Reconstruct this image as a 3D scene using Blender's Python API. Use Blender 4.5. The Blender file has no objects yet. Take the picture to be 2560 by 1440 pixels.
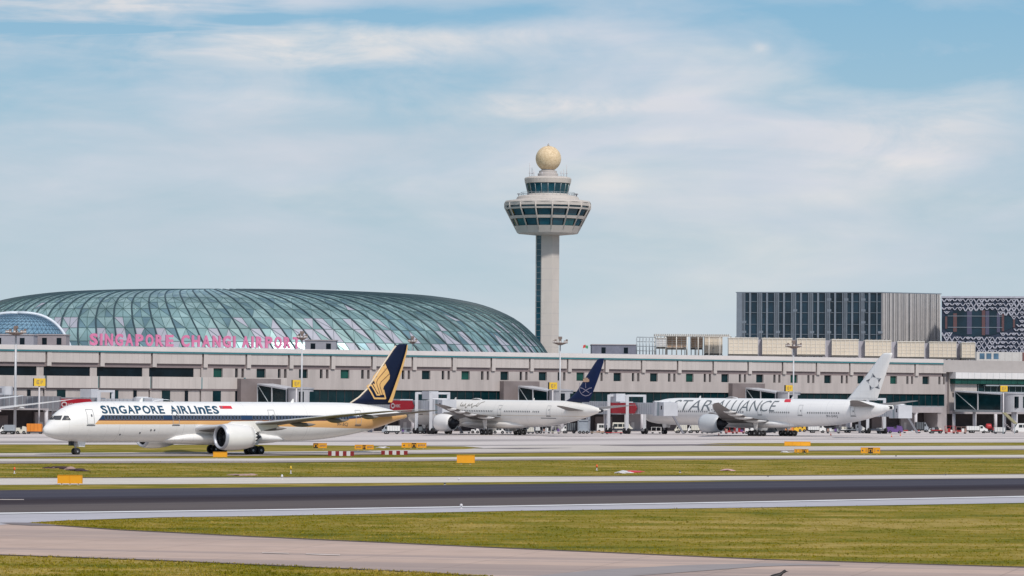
import bpy, bmesh, math, random
from mathutils import Vector, Matrix
import numpy as np
R = math.radians
random.seed(7)
sc = bpy.context.scene
COL = sc.collection
# ------------------------------------------------------------------ camera
F = 9240.0; H0 = 9.65; V0 = -(980 - 720) / F; MR = 0.0072
cam = bpy.data.cameras.new('camera'); camo = bpy.data.objects.new('camera', cam); COL.objects.link(camo)
cam.sensor_width = 36; cam.lens = F / 2560 * 36; cam.clip_start = 5; cam.clip_end = 30000
upc = Vector((MR, 1, V0)).normalized()
fwc = Vector((0, 0, -1)); fwc = (fwc - upc * fwc.dot(upc)).normalized()
rtc = fwc.cross(upc)
M = Matrix((rtc, fwc, upc))
camo.matrix_world = Matrix.Translation((0, 0, H0)) @ M.to_4x4()
sc.camera = camo
CP = Vector((0, 0, H0))
# ------------------------------------------------------------------ world, sun, exposure
SUN_EL, SUN_AZ = 48.0, 28.0      # azimuth measured from straight behind the camera towards the right
sc.view_settings.view_transform = 'Standard'; sc.view_settings.look = 'None'
sc.view_settings.exposure = 0.0; sc.view_settings.gamma = 1
sund = Vector((math.sin(R(SUN_AZ)) * math.cos(R(SUN_EL)), -math.cos(R(SUN_AZ)) * math.cos(R(SUN_EL)), math.sin(R(SUN_EL))))
sl = bpy.data.lights.new('sun', 'SUN'); sl.energy = 2.95; sl.angle = R(5); sl.color = (1, .94, .86)
so = bpy.data.objects.new('sun', sl); COL.objects.link(so)
so.rotation_euler = sund.to_track_quat('Z', 'Y').to_euler()
w = bpy.data.worlds.new('World'); sc.world = w; w.use_nodes = True
nt = w.node_tree; N = nt.nodes; Lk = nt.links; N.clear()
def nn(t, **k):
    n = N.new(t)
    for a, b in k.items(): setattr(n, a, b)
    return n
def wmath(op, a, b=None, c=None, clamp=False):
    n = nn('ShaderNodeMath', operation=op, use_clamp=clamp)
    for i, v in enumerate((a, b, c)):
        if v is None: continue
        if isinstance(v, (int, float)): n.inputs[i].default_value = v
        else: Lk.new(v, n.inputs[i])
    return n.outputs[0]
def wmix(f, a, b):
    n = nn('ShaderNodeMix', data_type='RGBA')
    for s, v in ((n.inputs[0], f), (n.inputs[6], a), (n.inputs[7], b)):
        if isinstance(v, (tuple, float, int)): s.default_value = v if not isinstance(v, tuple) else (*v, 1)
        else: Lk.new(v, s)
    return n.outputs[2]
sky = nn('ShaderNodeTexSky', sky_type='NISHITA', sun_disc=False, sun_elevation=R(SUN_EL), sun_rotation=R(180 - SUN_AZ), air_density=1.0, dust_density=1.5, ozone_density=1.5)
tc = nn('ShaderNodeTexCoord'); sx = nn('ShaderNodeSeparateXYZ'); Lk.new(tc.outputs['Generated'], sx.inputs[0])
X, Y, Z = sx.outputs
def wnoise(sxv, szv, scale, detail=6, rough=.55, off=0.0, dist=0.0):
    cb = nn('ShaderNodeCombineXYZ')
    Lk.new(wmath('MULTIPLY_ADD', X, sxv, off), cb.inputs[0]); Lk.new(wmath('MULTIPLY', Y, sxv), cb.inputs[1]); Lk.new(wmath('MULTIPLY', Z, szv), cb.inputs[2])
    n = nn('ShaderNodeTexNoise'); n.inputs['Scale'].default_value = scale; n.inputs['Detail'].default_value = detail
    n.inputs['Roughness'].default_value = rough; n.inputs['Distortion'].default_value = dist
    Lk.new(cb.outputs[0], n.inputs['Vector']); return n.outputs['Fac']
def wramp(v, pts, interp='LINEAR'):
    n = nn('ShaderNodeValToRGB'); n.color_ramp.interpolation = interp
    e = n.color_ramp.elements
    while len(e) < len(pts): e.new(.5)
    for q, (p, c) in zip(e, pts): q.position = p; q.color = (*c, 1) if isinstance(c, tuple) else (c, c, c, 1)
    Lk.new(v, n.inputs[0]); return n.outputs[0]
K = 10.0  # background strength is 0.1, cloud and haze colours are given in render units times ten
zz = wmath('MULTIPLY', Z, 8.0, clamp=True)     # 0..1 over elevations 0..0.125
low = wramp(zz, [(0.0, (.57, .65, .71)), (.22, (.49, .61, .68)), (.42, (.43, .57, .66)), (.60, (.35, .54, .67)), (.86, (.25, .475, .665))])
lowK = nn('ShaderNodeVectorMath', operation='SCALE'); lowK.inputs['Scale'].default_value = K; Lk.new(low, lowK.inputs[0])
up = wmath('MULTIPLY_ADD', Z, 2.2, -.25, clamp=True)
base = wmix(up, lowK.outputs[0], sky.outputs[0])
# high thin cloud sheets, stretched along the horizon
n1 = wnoise(11, 36, 1.0, 6, .52, 3.9, .5)
n2 = wnoise(22, 170, 1.0, 4, .55, 1.7, .3)
n3 = wnoise(5.5, 20, 1.0, 2, .5, 9.4)
dens = wmath('ADD', wmath('MULTIPLY', n1, .95), wmath('MULTIPLY', n2, .16))
dens = wmath('ADD', dens, wmath('MULTIPLY', n3, .6))
clear = wmath('MULTIPLY', wmath('MULTIPLY_ADD', X, 9.0, -.25, clamp=True), wmath('MULTIPLY_ADD', Z, 22.0, -1.3, clamp=True))   # the open blue patch high on the right
dens = wmath('SUBTRACT', wmath('SUBTRACT', dens, .675), wmath('MULTIPLY', clear, .34))
band = wramp(zz, [(0, .15), (.2, .35), (.38, .8), (.55, 1.0), (1.0, .85)])
dens = wmath('MULTIPLY', wmath('MULTIPLY', dens, 3.1), band, clamp=True)
def bump(px, py, wx, wz):
    a_ = wmath('DIVIDE', wmath('SUBTRACT', X, (px - 1280) / F), wx / F); b_ = wmath('DIVIDE', wmath('SUBTRACT', Z, (980 - py) / F), wz / F)
    return wmath('EXPONENT', wmath('MULTIPLY', wmath('ADD', wmath('MULTIPLY', a_, a_), wmath('MULTIPLY', b_, b_)), -1.0))
n4 = wnoise(30, 330, 1.0, 4, .6, 5.2, .5); n5 = wnoise(26, 75, 1.0, 5, .6, 2.6, .8)
wisp = wmath('MULTIPLY_ADD', n5, 3.2, -1.0, clamp=True); streak = wmath('MULTIPLY_ADD', n4, 4.0, -1.45, clamp=True)
cream = None
for (bx, by, bwx, bwz, am) in ((1310, 272, 190, 42, 1.0), (1560, 262, 170, 22, .6), (2250, 350, 190, 90, .9), (2470, 250, 160, 60, .7), (900, 150, 330, 70, .75), (480, 130, 420, 60, .6), (1150, 100, 260, 40, .8), (250, 25, 330, 30, .9), (850, 265, 260, 50, .5), (1895, 118, 22, 14, .9)):
    q_ = wmath('MULTIPLY', bump(bx, by, bwx, bwz), am); cream = q_ if cream is None else wmath('ADD', cream, q_)
cream = wmath('MULTIPLY', cream, wmath('MULTIPLY_ADD', wisp, .75, .25), clamp=True)
gaps = None
for (bx, by, bwx, bwz, am) in ((900, 45, 300, 32, .9), (130, 88, 330, 13, .9), (640, 62, 120, 20, .5), (2120, 80, 420, 75, .25), (2200, 190, 200, 40, .4), (1330, 25, 120, 30, .4)):
    q_ = wmath('MULTIPLY', bump(bx, by, bwx, bwz), am); gaps = q_ if gaps is None else wmath('ADD', gaps, q_)
strk = wmath('MULTIPLY', wmath('MULTIPLY', bump(200, 60, 620, 90), streak), .55)
dens = wmath('ADD', wmath('MULTIPLY', dens, .82), wmath('ADD', wmath('MULTIPLY', cream, .55), strk))
dens = wmath('SUBTRACT', wmath('ADD', dens, wmath('MULTIPLY', wmath('MULTIPLY_ADD', wisp, .22, -.08), band)), gaps, clamp=True)
cc = wramp(wnoise(6, 34, 1.0, 4, .5, 12.2), [(.38, (.58, .635, .71)), (.52, (.68, .70, .77)), (.63, (.82, .79, .78))])
cc = wmix(wmath('MULTIPLY', cream, .75), cc, (.80, .775, .765))
ccK = nn('ShaderNodeVectorMath', operation='SCALE'); ccK.inputs['Scale'].default_value = K; Lk.new(cc, ccK.inputs[0])
skyc = wmix(wmath('MULTIPLY', dens, .95), base, ccK.outputs[0])
bg = nn('ShaderNodeBackground'); bg.inputs[1].default_value = .1; Lk.new(skyc, bg.inputs[0])
wo = nn('ShaderNodeOutputWorld'); Lk.new(bg.outputs[0], wo.inputs[0])

# ------------------------------------------------------------------ projection helpers (where things stand in the world)
def ray(px, py):
    u = (px - 1280) / F; v = (720 - py) / F
    return M @ Vector((u, v, -1)) if False else Vector((rtc.dot(Vector((u, v, -1))), fwc.dot(Vector((u, v, -1))), upc.dot(Vector((u, v, -1)))))
camo.matrix_world = Matrix.Translation((0, 0, H0)) @ Matrix((rtc, fwc, upc)).to_4x4()
def G(px, py, z=0.0):
    d = ray(px, py); s = (z - H0) / d.z; return CP + d * s
def P(px, py, Yd):
    d = ray(px, py); return CP + d * (Yd / d.y)
def PX(px, Yd, z=0.0):
    py = 1000
    for _ in range(4):
        p = P(px, py, Yd); py += (p.z - z) * F / Yd
    return P(px, py, Yd)
# ------------------------------------------------------------------ materials
MATS = {}
def mat(name, col, rough=.6, metal=0.0, var=.08, scale=.6, spec=.5, stretch=(1, 1, 1), bump=0.0, bscale=3.0, coat=0.0, detail=5):
    if name in MATS: return MATS[name]
    m = bpy.data.materials.new(name); m.use_nodes = True; t = m.node_tree; b = t.nodes['Principled BSDF']
    b.inputs['Roughness'].default_value = rough; b.inputs['Metallic'].default_value = metal
    b.inputs['Specular IOR Level'].default_value = spec
    if coat: b.inputs['Coat Weight'].default_value = coat; b.inputs['Coat Roughness'].default_value = .08
    co = t.nodes.new('ShaderNodeTexCoord'); mp = t.nodes.new('ShaderNodeMapping'); mp.inputs['Scale'].default_value = stretch
    t.links.new(co.outputs['Object'], mp.inputs[0])
    no = t.nodes.new('ShaderNodeTexNoise'); no.inputs['Scale'].default_value = scale; no.inputs['Detail'].default_value = detail; no.inputs['Roughness'].default_value = .6
    t.links.new(mp.outputs[0], no.inputs['Vector'])
    rp = t.nodes.new('ShaderNodeValToRGB'); e = rp.color_ramp.elements
    e[0].position = .3; e[1].position = .7
    e[0].color = (*[max(0, c * (1 - var)) for c in col], 1); e[1].color = (*[min(1, c * (1 + var)) for c in col], 1)
    t.links.new(no.outputs['Fac'], rp.inputs[0]); t.links.new(rp.outputs[0], b.inputs['Base Color'])
    if bump:
        n2 = t.nodes.new('ShaderNodeTexNoise'); n2.inputs['Scale'].default_value = bscale; n2.inputs['Detail'].default_value = 4
        t.links.new(mp.outputs[0], n2.inputs['Vector'])
        bp = t.nodes.new('ShaderNodeBump'); bp.inputs['Strength'].default_value = bump; t.links.new(n2.outputs['Fac'], bp.inputs['Height']); t.links.new(bp.outputs[0], b.inputs['Normal'])
    MATS[name] = m; return m
class TN:   # tiny node helper for custom materials
    def __init__(s, name, rough=.6):
        s.m = bpy.data.materials.new(name); s.m.use_nodes = True; s.t = s.m.node_tree; s.b = s.t.nodes['Principled BSDF']; s.b.inputs['Roughness'].default_value = rough
        s.co = s.t.nodes.new('ShaderNodeTexCoord'); MATS[name] = s.m
    def n(s, k, **a):
        q = s.t.nodes.new(k)
        for x, y in a.items(): setattr(q, x, y)
        return q
    def L(s, a, b): s.t.links.new(a, b)
    def math(s, op, a, b=None, clamp=False):
        q = s.n('ShaderNodeMath', operation=op, use_clamp=clamp)
        for i, v in enumerate((a, b)):
            if v is None: continue
            if isinstance(v, (int, float)): q.inputs[i].default_value = v
            else: s.L(v, q.inputs[i])
        return q.outputs[0]
    def noise(s, stretch, scale, detail=5, rough=.6, off=(0, 0, 0), src='Object', dist=0):
        mp = s.n('ShaderNodeMapping'); mp.inputs['Scale'].default_value = stretch; mp.inputs['Location'].default_value = off
        s.L(s.co.outputs[src], mp.inputs[0]); q = s.n('ShaderNodeTexNoise'); q.inputs['Scale'].default_value = scale; q.inputs['Detail'].default_value = detail
        q.inputs['Roughness'].default_value = rough; q.inputs['Distortion'].default_value = dist; s.L(mp.outputs[0], q.inputs['Vector']); return q.outputs['Fac']
    def ramp(s, v, pts):
        q = s.n('ShaderNodeValToRGB'); e = q.color_ramp.elements
        while len(e) < len(pts): e.new(.5)
        for k, (p, c) in zip(e, pts): k.position = p; k.color = (*c, 1) if isinstance(c, tuple) else (c, c, c, 1)
        s.L(v, q.inputs[0]); return q.outputs[0]
    def mix(s, f, a, b, bt='MIX'):
        q = s.n('ShaderNodeMix', data_type='RGBA', blend_type=bt)
        for k, v in ((q.inputs[0], f), (q.inputs[6], a), (q.inputs[7], b)):
            if isinstance(v, tuple): k.default_value = (*v, 1)
            elif isinstance(v, (int, float)): k.default_value = v
            else: s.L(v, k)
        return q.outputs[2]
    def col(s, c):
        if isinstance(c, tuple): s.b.inputs['Base Color'].default_value = (*c, 1)
        else: s.L(c, s.b.inputs['Base Color'])
    def bump(s, h, st=.3, d=1.0):
        q = s.n('ShaderNodeBump'); q.inputs['Strength'].default_value = st; q.inputs['Distance'].default_value = d; s.L(h, q.inputs['Height']); s.L(q.outputs[0], s.b.inputs['Normal'])
# ------------------------------------------------------------------ mesh builder
class MB:
    def __init__(s): s.v = []; s.f = []; s.m = []; s.mats = []; s.sm = []
    def mi(s, m):
        if m not in s.mats: s.mats.append(m)
        return s.mats.index(m)
    def face(s, pts, m, smooth=False):
        b = len(s.v); s.v += [tuple(p) for p in pts]; s.f.append(tuple(range(b, b + len(pts)))); s.m.append(s.mi(m)); s.sm.append(smooth)
    def box(s, x0, x1, y0, y1, z0, z1, m):
        b = len(s.v); s.v += [(x, y, z) for z in (z0, z1) for y in (y0, y1) for x in (x0, x1)]
        k = s.mi(m)
        for q in ((0, 2, 3, 1), (4, 5, 7, 6), (0, 1, 5, 4), (2, 6, 7, 3), (0, 4, 6, 2), (1, 3, 7, 5)):
            s.f.append(tuple(b + i for i in q)); s.m.append(k); s.sm.append(False)
    def rings(s, rs, m, closed=True, caps=True, smooth=True):
        b = len(s.v); n = len(rs[0]); k = s.mi(m)
        for r in rs: s.v += [tuple(p) for p in r]
        for i in range(len(rs) - 1):
            for j in range(n if closed else n - 1):
                j2 = (j + 1) % n
                s.f.append((b + i * n + j, b + i * n + j2, b + (i + 1) * n + j2, b + (i + 1) * n + j)); s.m.append(k); s.sm.append(smooth)
        if caps and closed:
            s.f.append(tuple(b + j for j in reversed(range(n)))); s.m.append(k); s.sm.append(False)
            s.f.append(tuple(b + (len(rs) - 1) * n + j for j in range(n))); s.m.append(k); s.sm.append(False)
    def tube(s, p0, p1, r0, m, r1=None, n=10, smooth=True):
        p0 = Vector(p0); p1 = Vector(p1); d = (p1 - p0).normalized(); a = d.orthogonal().normalized(); c = d.cross(a)
        r1 = r0 if r1 is None else r1
        s.rings([[p + (a * math.cos(t) + c * math.sin(t)) * r for t in [2 * math.pi * i / n for i in range(n)]] for p, r in ((p0, r0), (p1, r1))], m, smooth=smooth)
    def path(s, pts, r, m, n=6):
        P_ = [Vector(pts[0])]
        for p in pts[1:]:
            if (Vector(p) - P_[-1]).length > 1e-4: P_.append(Vector(p))
        if len(P_) < 2: return
        rs = []; a = None
        for i, p in enumerate(P_):
            t = (P_[min(i + 1, len(P_) - 1)] - P_[max(i - 1, 0)]).normalized()
            if t.length < .5: t = (P_[i] - P_[i - 1]).normalized()
            a = t.orthogonal().normalized() if a is None else (a - t * a.dot(t)).normalized()
            c = t.cross(a); rs.append([p + (a * math.cos(2 * math.pi * k / n) + c * math.sin(2 * math.pi * k / n)) * r for k in range(n)])
        s.rings(rs, m)
    def lathe(s, prof, m, n=32, axis='z', c=(0, 0, 0), smooth=True, caps=True, rot=0.0):
        rs = []
        for r, h in prof:
            ring = []
            for i in range(n):
                t = 2 * math.pi * (i + .0) / n + rot; a, b = r * math.cos(t), r * math.sin(t)
                ring.append((c[0] + a, c[1] + b, c[2] + h) if axis == 'z' else (c[0] + h, c[1] + a, c[2] + b) if axis == 'x' else (c[0] + a, c[1] + h, c[2] + b))
            rs.append(ring)
        s.rings(rs, m, smooth=smooth, caps=caps)
    def prism(s, poly, y0, y1, m, ax='y'):   # poly of (x,z) extruded along y
        f = (lambda p, y: (p[0], y, p[1])) if ax == 'y' else (lambda p, y: (y, p[0], p[1])) if ax == 'x' else (lambda p, y: (p[0], p[1], y))
        s.rings([[f(p, y0) for p in poly], [f(p, y1) for p in poly]], m, smooth=False)
    def build(s, name, parent=None, loc=(0, 0, 0), rot=(0, 0, 0), fix=True):
        me = bpy.data.meshes.new(name); me.from_pydata(s.v, [], s.f)
        for m in s.mats: me.materials.append(m)
        me.polygons.foreach_set('material_index', s.m); me.polygons.foreach_set('use_smooth', s.sm)
        if fix:
            bm = bmesh.new(); bm.from_mesh(me); bmesh.ops.recalc_face_normals(bm, faces=bm.faces); bm.to_mesh(me); bm.free()
        me.update()
        return inst(name, me, parent, loc, rot)
def inst(name, me, parent=None, loc=(0, 0, 0), rot=(0, 0, 0), scale=None):
    o = bpy.data.objects.new(name, me); COL.objects.link(o); o.location = loc; o.rotation_euler = rot
    if scale: o.scale = scale
    if parent: o.parent = parent
    return o
def tag(o, label=None, cat=None, group=None, kind=None):
    if label: o['label'] = label
    if cat: o['category'] = cat
    if group: o['group'] = group
    if kind: o['kind'] = kind
    return o
def thing(name, label, cat, loc=(0, 0, 0), rz=0.0, group=None, scale=1.0):
    o = bpy.data.objects.new(name, None); COL.objects.link(o); o.location = loc; o.rotation_euler = (0, 0, rz); o.scale = (scale,) * 3
    o.empty_display_size = .5
    return tag(o, label, cat, group)
def kids(o): return [c for c in bpy.data.objects if c.parent == o]
def copy_tree(o, parent=None, skip=()):
    c = o.copy(); COL.objects.link(c); c.parent = parent
    for ch in kids(o):
        if ch.name.split('.')[0] in skip: continue
        copy_tree(ch, c, skip)
    return c
_tc = {}
def text_data(s, height=1.0, extrude=0.0, shear=0.0, bold=0.0):
    """letters as flat or solid geometry: verts with x right, y up, cap height = height"""
    cu = bpy.data.curves.new('lettering', 'FONT'); cu.body = s; cu.size = 1.0; cu.extrude = 0; cu.shear = shear; cu.offset = bold; cu.resolution_u = 3
    ob = bpy.data.objects.new('lettering', cu); COL.objects.link(ob)
    dg = bpy.context.evaluated_depsgraph_get(); me = bpy.data.meshes.new_from_object(ob.evaluated_get(dg)); bpy.data.objects.remove(ob); bpy.data.curves.remove(cu)
    co = [(v.co.x, v.co.y) for v in me.vertices]; fs = [tuple(p.vertices) for p in me.polygons]
    bpy.data.meshes.remove(me)
    k = height / .72
    return [(x * k, y * k) for x, y in co], fs
def letters_mesh(mb, s, m, fn, width=None, height=1.0, thick=None, shear=0.0, bold=0.0, cuts=0):
    """put lettering through fn(u, v) -> 3D point; u in 0..width, v in 0..height"""
    co, fs = text_data(s, height, shear=shear, bold=bold)
    x0 = min(c[0] for c in co); x1 = max(c[0] for c in co)
    kx = (width / (x1 - x0)) if width else 1.0
    bm = bmesh.new(); vs = [bm.verts.new(((x - x0) * kx, y, 0)) for x, y in co]
    for f in fs:
        try: bm.faces.new([vs[i] for i in f])
        except ValueError: pass
    for i in range(1, cuts + 1):
        bmesh.ops.bisect_plane(bm, geom=bm.verts[:] + bm.edges[:] + bm.faces[:], plane_co=(0, height * (i / (cuts + 1)), 0), plane_no=(0, 1, 0))
    bm.verts.index_update(); b = len(mb.v); mb.v += [tuple(fn(v.co.x, v.co.y)) for v in bm.verts]; k = mb.mi(m)
    for f in bm.faces: mb.f.append(tuple(b + v.index for v in f.verts)); mb.m.append(k); mb.sm.append(False)
    if thick is not None:
        b2 = len(mb.v); mb.v += [tuple(Vector(fn(v.co.x, v.co.y)) + Vector(thick)) for v in bm.verts]
        for f in bm.faces: mb.f.append(tuple(b2 + v.index for v in f.verts)); mb.m.append(k); mb.sm.append(False)
        for e in bm.edges:
            if e.is_boundary:
                i, j = e.verts[0].index, e.verts[1].index
                mb.f.append((b + i, b + j, b2 + j, b2 + i)); mb.m.append(k); mb.sm.append(False)
    bm.free()
def poly_decal(mb, poly, m, fn, step=.3):
    """flat polygon in (u,v) cut finely and pushed on to a curved surface through fn"""
    bm = bmesh.new(); f = bm.faces.new([bm.verts.new((x, y, 0)) for x, y in poly])
    for ax in (0, 1):
        lo = min(p[ax] for p in poly); hi = max(p[ax] for p in poly); n = int((hi - lo) / step)
        for i in range(1, n + 1):
            c = [0, 0, 0]; c[ax] = lo + i * (hi - lo) / (n + 1); no = [0, 0, 0]; no[ax] = 1
            bmesh.ops.bisect_plane(bm, geom=bm.verts[:] + bm.edges[:] + bm.faces[:], plane_co=c, plane_no=no)
    bm.verts.index_update(); b = len(mb.v); mb.v += [tuple(fn(v.co.x, v.co.y)) for v in bm.verts]; k = mb.mi(m)
    for f in bm.faces: mb.f.append(tuple(b + v.index for v in f.verts)); mb.m.append(k); mb.sm.append(False)
    bm.free()
def stroke(pts, wd):
    """closed outline of a line of given width, as quads"""
    out = []
    for (a, b) in zip(pts, pts[1:]):
        dx, dy = b[0] - a[0], b[1] - a[1]; l = math.hypot(dx, dy) or 1; nx, ny = -dy / l * wd / 2, dx / l * wd / 2
        ex, ey = dx / l * wd * .3, dy / l * wd * .3
        out.append([(a[0] + nx - ex, a[1] + ny - ey), (a[0] - nx - ex, a[1] - ny - ey), (b[0] - nx + ex, b[1] - ny + ey), (b[0] + nx + ex, b[1] + ny + ey)])
    return out
# ------------------------------------------------------------------ ground
g = TN('grass_field', .95); g.b.inputs['Specular IOR Level'].default_value = .15
a = g.noise((.010, .035, 1), 1.0, 4, .6); b = g.noise((.13, .17, 1), 1.0, 6, .68, (7, 3, 0)); c = g.noise((.9, .7, 1), 1.0, 4, .7, (1, 9, 0))
d = g.noise((.02, .12, 1), 1.0, 3, .5, (20, 5, 0))
mixv = g.math('ADD', g.math('MULTIPLY', a, .25), g.math('ADD', g.math('MULTIPLY', b, .50), g.math('MULTIPLY', d, .25)))
gc = g.ramp(mixv, [(.41, (.098, .108, .005)), (.465, (.172, .158, .007)), (.515, (.240, .187, .018)), (.57, (.36, .265, .070))])
gc = g.mix(g.ramp(c, [(.30, .40), (.56, 0.0)]), gc, (.095, .075, .008))
g.col(gc); g.bump(g.noise((1, .6, 1), 1.2, 3), .25, .2)
def concrete(name, col, streak, var=.16, dark=(.12, .11, .115), thr=(.60, .72), rot=38.25, sx=.004, sy=.09):
    q = TN(name, .85); q.b.inputs['Specular IOR Level'].default_value = .25
    mp = q.n('ShaderNodeMapping'); mp.inputs['Rotation'].default_value = (0, 0, R(-rot)); q.L(q.co.outputs['Object'], mp.inputs[0])
    def nz(sc_, s, dt=4, off=(0, 0, 0)):
        m2 = q.n('ShaderNodeMapping'); m2.inputs['Scale'].default_value = sc_; m2.inputs['Location'].default_value = off; q.L(mp.outputs[0], m2.inputs[0])
        k = q.n('ShaderNodeTexNoise'); k.inputs['Scale'].default_value = s; k.inputs['Detail'].default_value = dt; k.inputs['Roughness'].default_value = .6; q.L(m2.outputs[0], k.inputs['Vector']); return k.outputs['Fac']
    v = nz((.01, .12, 1), 1.0); v2 = nz((.35, .35, 1), 1.0, 5, (4, 4, 0)); v3 = nz((sx, sy, 1), 1.0, 4, (9, 2, 0))
    cmix = q.ramp(q.math('ADD', q.math('MULTIPLY', v, .6), q.math('MULTIPLY', v2, .4)), [(.35, tuple(x * (1 - var) for x in col)), (.65, tuple(min(1, x * (1 + var)) for x in col))])
    cmix = q.mix(q.ramp(v3, [(thr[0], 0.0), (thr[1], streak)]), cmix, dark)
    # slab joints
    sp = q.n('ShaderNodeSeparateXYZ'); q.L(mp.outputs[0], sp.inputs[0])
    for k, per in ((0, 7.5), (1, 7.5)):
        j = q.math('LESS_THAN', q.math('FRACT', q.math('DIVIDE', sp.outputs[k], per)), .018)
        cmix = q.mix(q.math('MULTIPLY', j, .35), cmix, tuple(x * .45 for x in col))
    q.col(cmix); q.bump(v2, .05, .05); return q.m
m_apron = concrete('apron_concrete', (.57, .52, .505), .8, .14, (.22, .20, .205), (.53, .66))
m_taxi = concrete('taxiway_concrete', (.52, .475, .44), .75, .14, (.19, .165, .165), (.55, .68))
m_pale = concrete('pale_concrete', (.58, .535, .49), .45, .10, (.30, .27, .26), (.58, .7))
m_pink = concrete('pink_concrete', (.50, .375, .315), .85, .16, (.31, .25, .235), (.42, .64), rot=-14, sx=.006, sy=.16)
m_shoulder = concrete('shoulder_concrete', (.43, .42, .46), .3, .08, (.33, .32, .35))
m_greyband = concrete('grey_asphalt_band', (.30, .27, .27), .2, .08)
# runway asphalt with rubber streaks laid along it
q = TN('runway_asphalt', .95); q.b.inputs['Specular IOR Level'].default_value = .08
RA0, RB0 = G(0, 1254.5), G(2560, 1218.5); RWA = math.atan2(RB0.y - RA0.y, RB0.x - RA0.x); mp = q.n('ShaderNodeMapping'); mp.inputs['Rotation'].default_value = (0, 0, -RWA); q.L(q.co.outputs['Object'], mp.inputs[0])
def nz(sc_, off=(0, 0, 0), dt=4):
    m2 = q.n('ShaderNodeMapping'); m2.inputs['Scale'].default_value = sc_; m2.inputs['Location'].default_value = off; q.L(mp.outputs[0], m2.inputs[0])
    k = q.n('ShaderNodeTexNoise'); k.inputs['Scale'].default_value = 1; k.inputs['Detail'].default_value = dt; q.L(m2.outputs[0], k.inputs['Vector']); return k.outputs['Fac']
sp = q.n('ShaderNodeSeparateXYZ'); q.L(mp.outputs[0], sp.inputs[0])
rc = q.ramp(nz((.004, .14, 1)), [(.32, (.062, .056, .070)), (.5, (.092, .082, .090)), (.68, (.135, .117, .118))])
rc = q.mix(q.ramp(nz((.003, .5, 1), (5, 5, 0), 2), [(.52, 0.0), (.70, .65)]), rc, (.045, .038, .048))
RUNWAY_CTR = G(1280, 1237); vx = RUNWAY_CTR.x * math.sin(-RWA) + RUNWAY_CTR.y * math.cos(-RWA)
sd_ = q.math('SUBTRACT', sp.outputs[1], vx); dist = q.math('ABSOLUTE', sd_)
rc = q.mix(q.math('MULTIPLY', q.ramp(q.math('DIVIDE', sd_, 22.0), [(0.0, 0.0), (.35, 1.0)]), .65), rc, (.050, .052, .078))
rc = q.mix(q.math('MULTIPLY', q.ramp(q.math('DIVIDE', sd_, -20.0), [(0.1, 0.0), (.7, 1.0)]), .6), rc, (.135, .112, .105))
rc = q.mix(q.math('MULTIPLY', q.ramp(q.math('DIVIDE', dist, 11.0), [(0.0, 1.0), (.45, .85), (1.0, 0.0)]), q.ramp(nz((.004, .9, 1), (2, 0, 0), 3), [(.3, .5), (.7, 1.0)])), rc, (.017, .009, .015))
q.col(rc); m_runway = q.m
m_white = mat('white_marking', (.72, .72, .74), .7, var=.1, scale=.3)
def sheet(name, top, bot, z, m, n=60, x0=-900, x1=3460, kind='structure'):
    """a flat strip of ground between two edges given left to right"""
    def ev(L, x):
        if x <= L[0][0]: a_, b_ = L[0], L[1]
        elif x >= L[-1][0]: a_, b_ = L[-2], L[-1]
        else:
            for a_, b_ in zip(L, L[1:]):
                if a_[0] <= x <= b_[0]: break
        return a_[1] + (b_[1] - a_[1]) * (x - a_[0]) / (b_[0] - a_[0])
    xs = sorted(set([x0 + (x1 - x0) * i / n for i in range(n + 1)] + [p[0] for p in top + bot if x0 <= p[0] <= x1]))
    mb = MB()
    for xa, xb in zip(xs, xs[1:]):
        p = [G(xa, ev(top, xa), z), G(xb, ev(top, xb), z), G(xb, max(ev(bot, xb), ev(top, xb)), z), G(xa, max(ev(bot, xa), ev(top, xa)), z)]
        mb.face(p, m)
    o = mb.build(name, fix=False)
    for pl in o.data.polygons:
        pass
    bm = bmesh.new(); bm.from_mesh(o.data); bmesh.ops.remove_doubles(bm, verts=bm.verts, dist=.001)
    bmesh.ops.recalc_face_normals(bm, faces=bm.faces)
    for f in bm.faces:
        if f.normal.z < 0: f.normal_flip()
    bm.to_mesh(o.data); bm.free()
    return tag(o, kind=kind)
mb = MB(); S = 9000
mb.face([(-S, -300, 0), (S, -300, 0), (S, 14000, 0), (-S, 14000, 0)], MATS['grass_field'])
tag(mb.build('ground'), kind='structure')
# aprons and taxiways, far to near
sheet('apron', [(-900, 1040), (3460, 1040)], [(0, 1111), (640, 1112), (1160, 1116), (1300, 1127), (1560, 1120), (1700, 1112), (1800, 1108), (2560, 1106)], .03, m_apron)
sheet('taxiway', [(-900, 1131), (0, 1133), (640, 1129), (900, 1127), (1160, 1123), (1300, 1114), (1560, 1111), (1700, 1114), (1960, 1116), (2560, 1114)],
      [(-900, 1142), (0, 1141), (640, 1139), (960, 1135), (1280, 1132), (1600, 1129), (2560, 1124)], .05, m_taxi)
sheet('taxiway', [(0, 1147), (640, 1146), (1280, 1142), (2560, 1137)], [(0, 1157), (640, 1155), (1280, 1149), (2560, 1144)], .03, m_pale)
sheet('taxiway', [(0, 1195), (640, 1193), (1280, 1191), (1920, 1189), (2560, 1185)], [(0, 1212), (640, 1209), (1280, 1205), (1900, 1200), (2560, 1195)], .03, m_pale)
sheet('runway', [(0, 1226), (640, 1219), (1280, 1211), (1920, 1203), (2560, 1196)], [(0, 1283), (640, 1275), (1280, 1265), (1920, 1254), (2560, 1241)], .05, m_runway)
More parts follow.
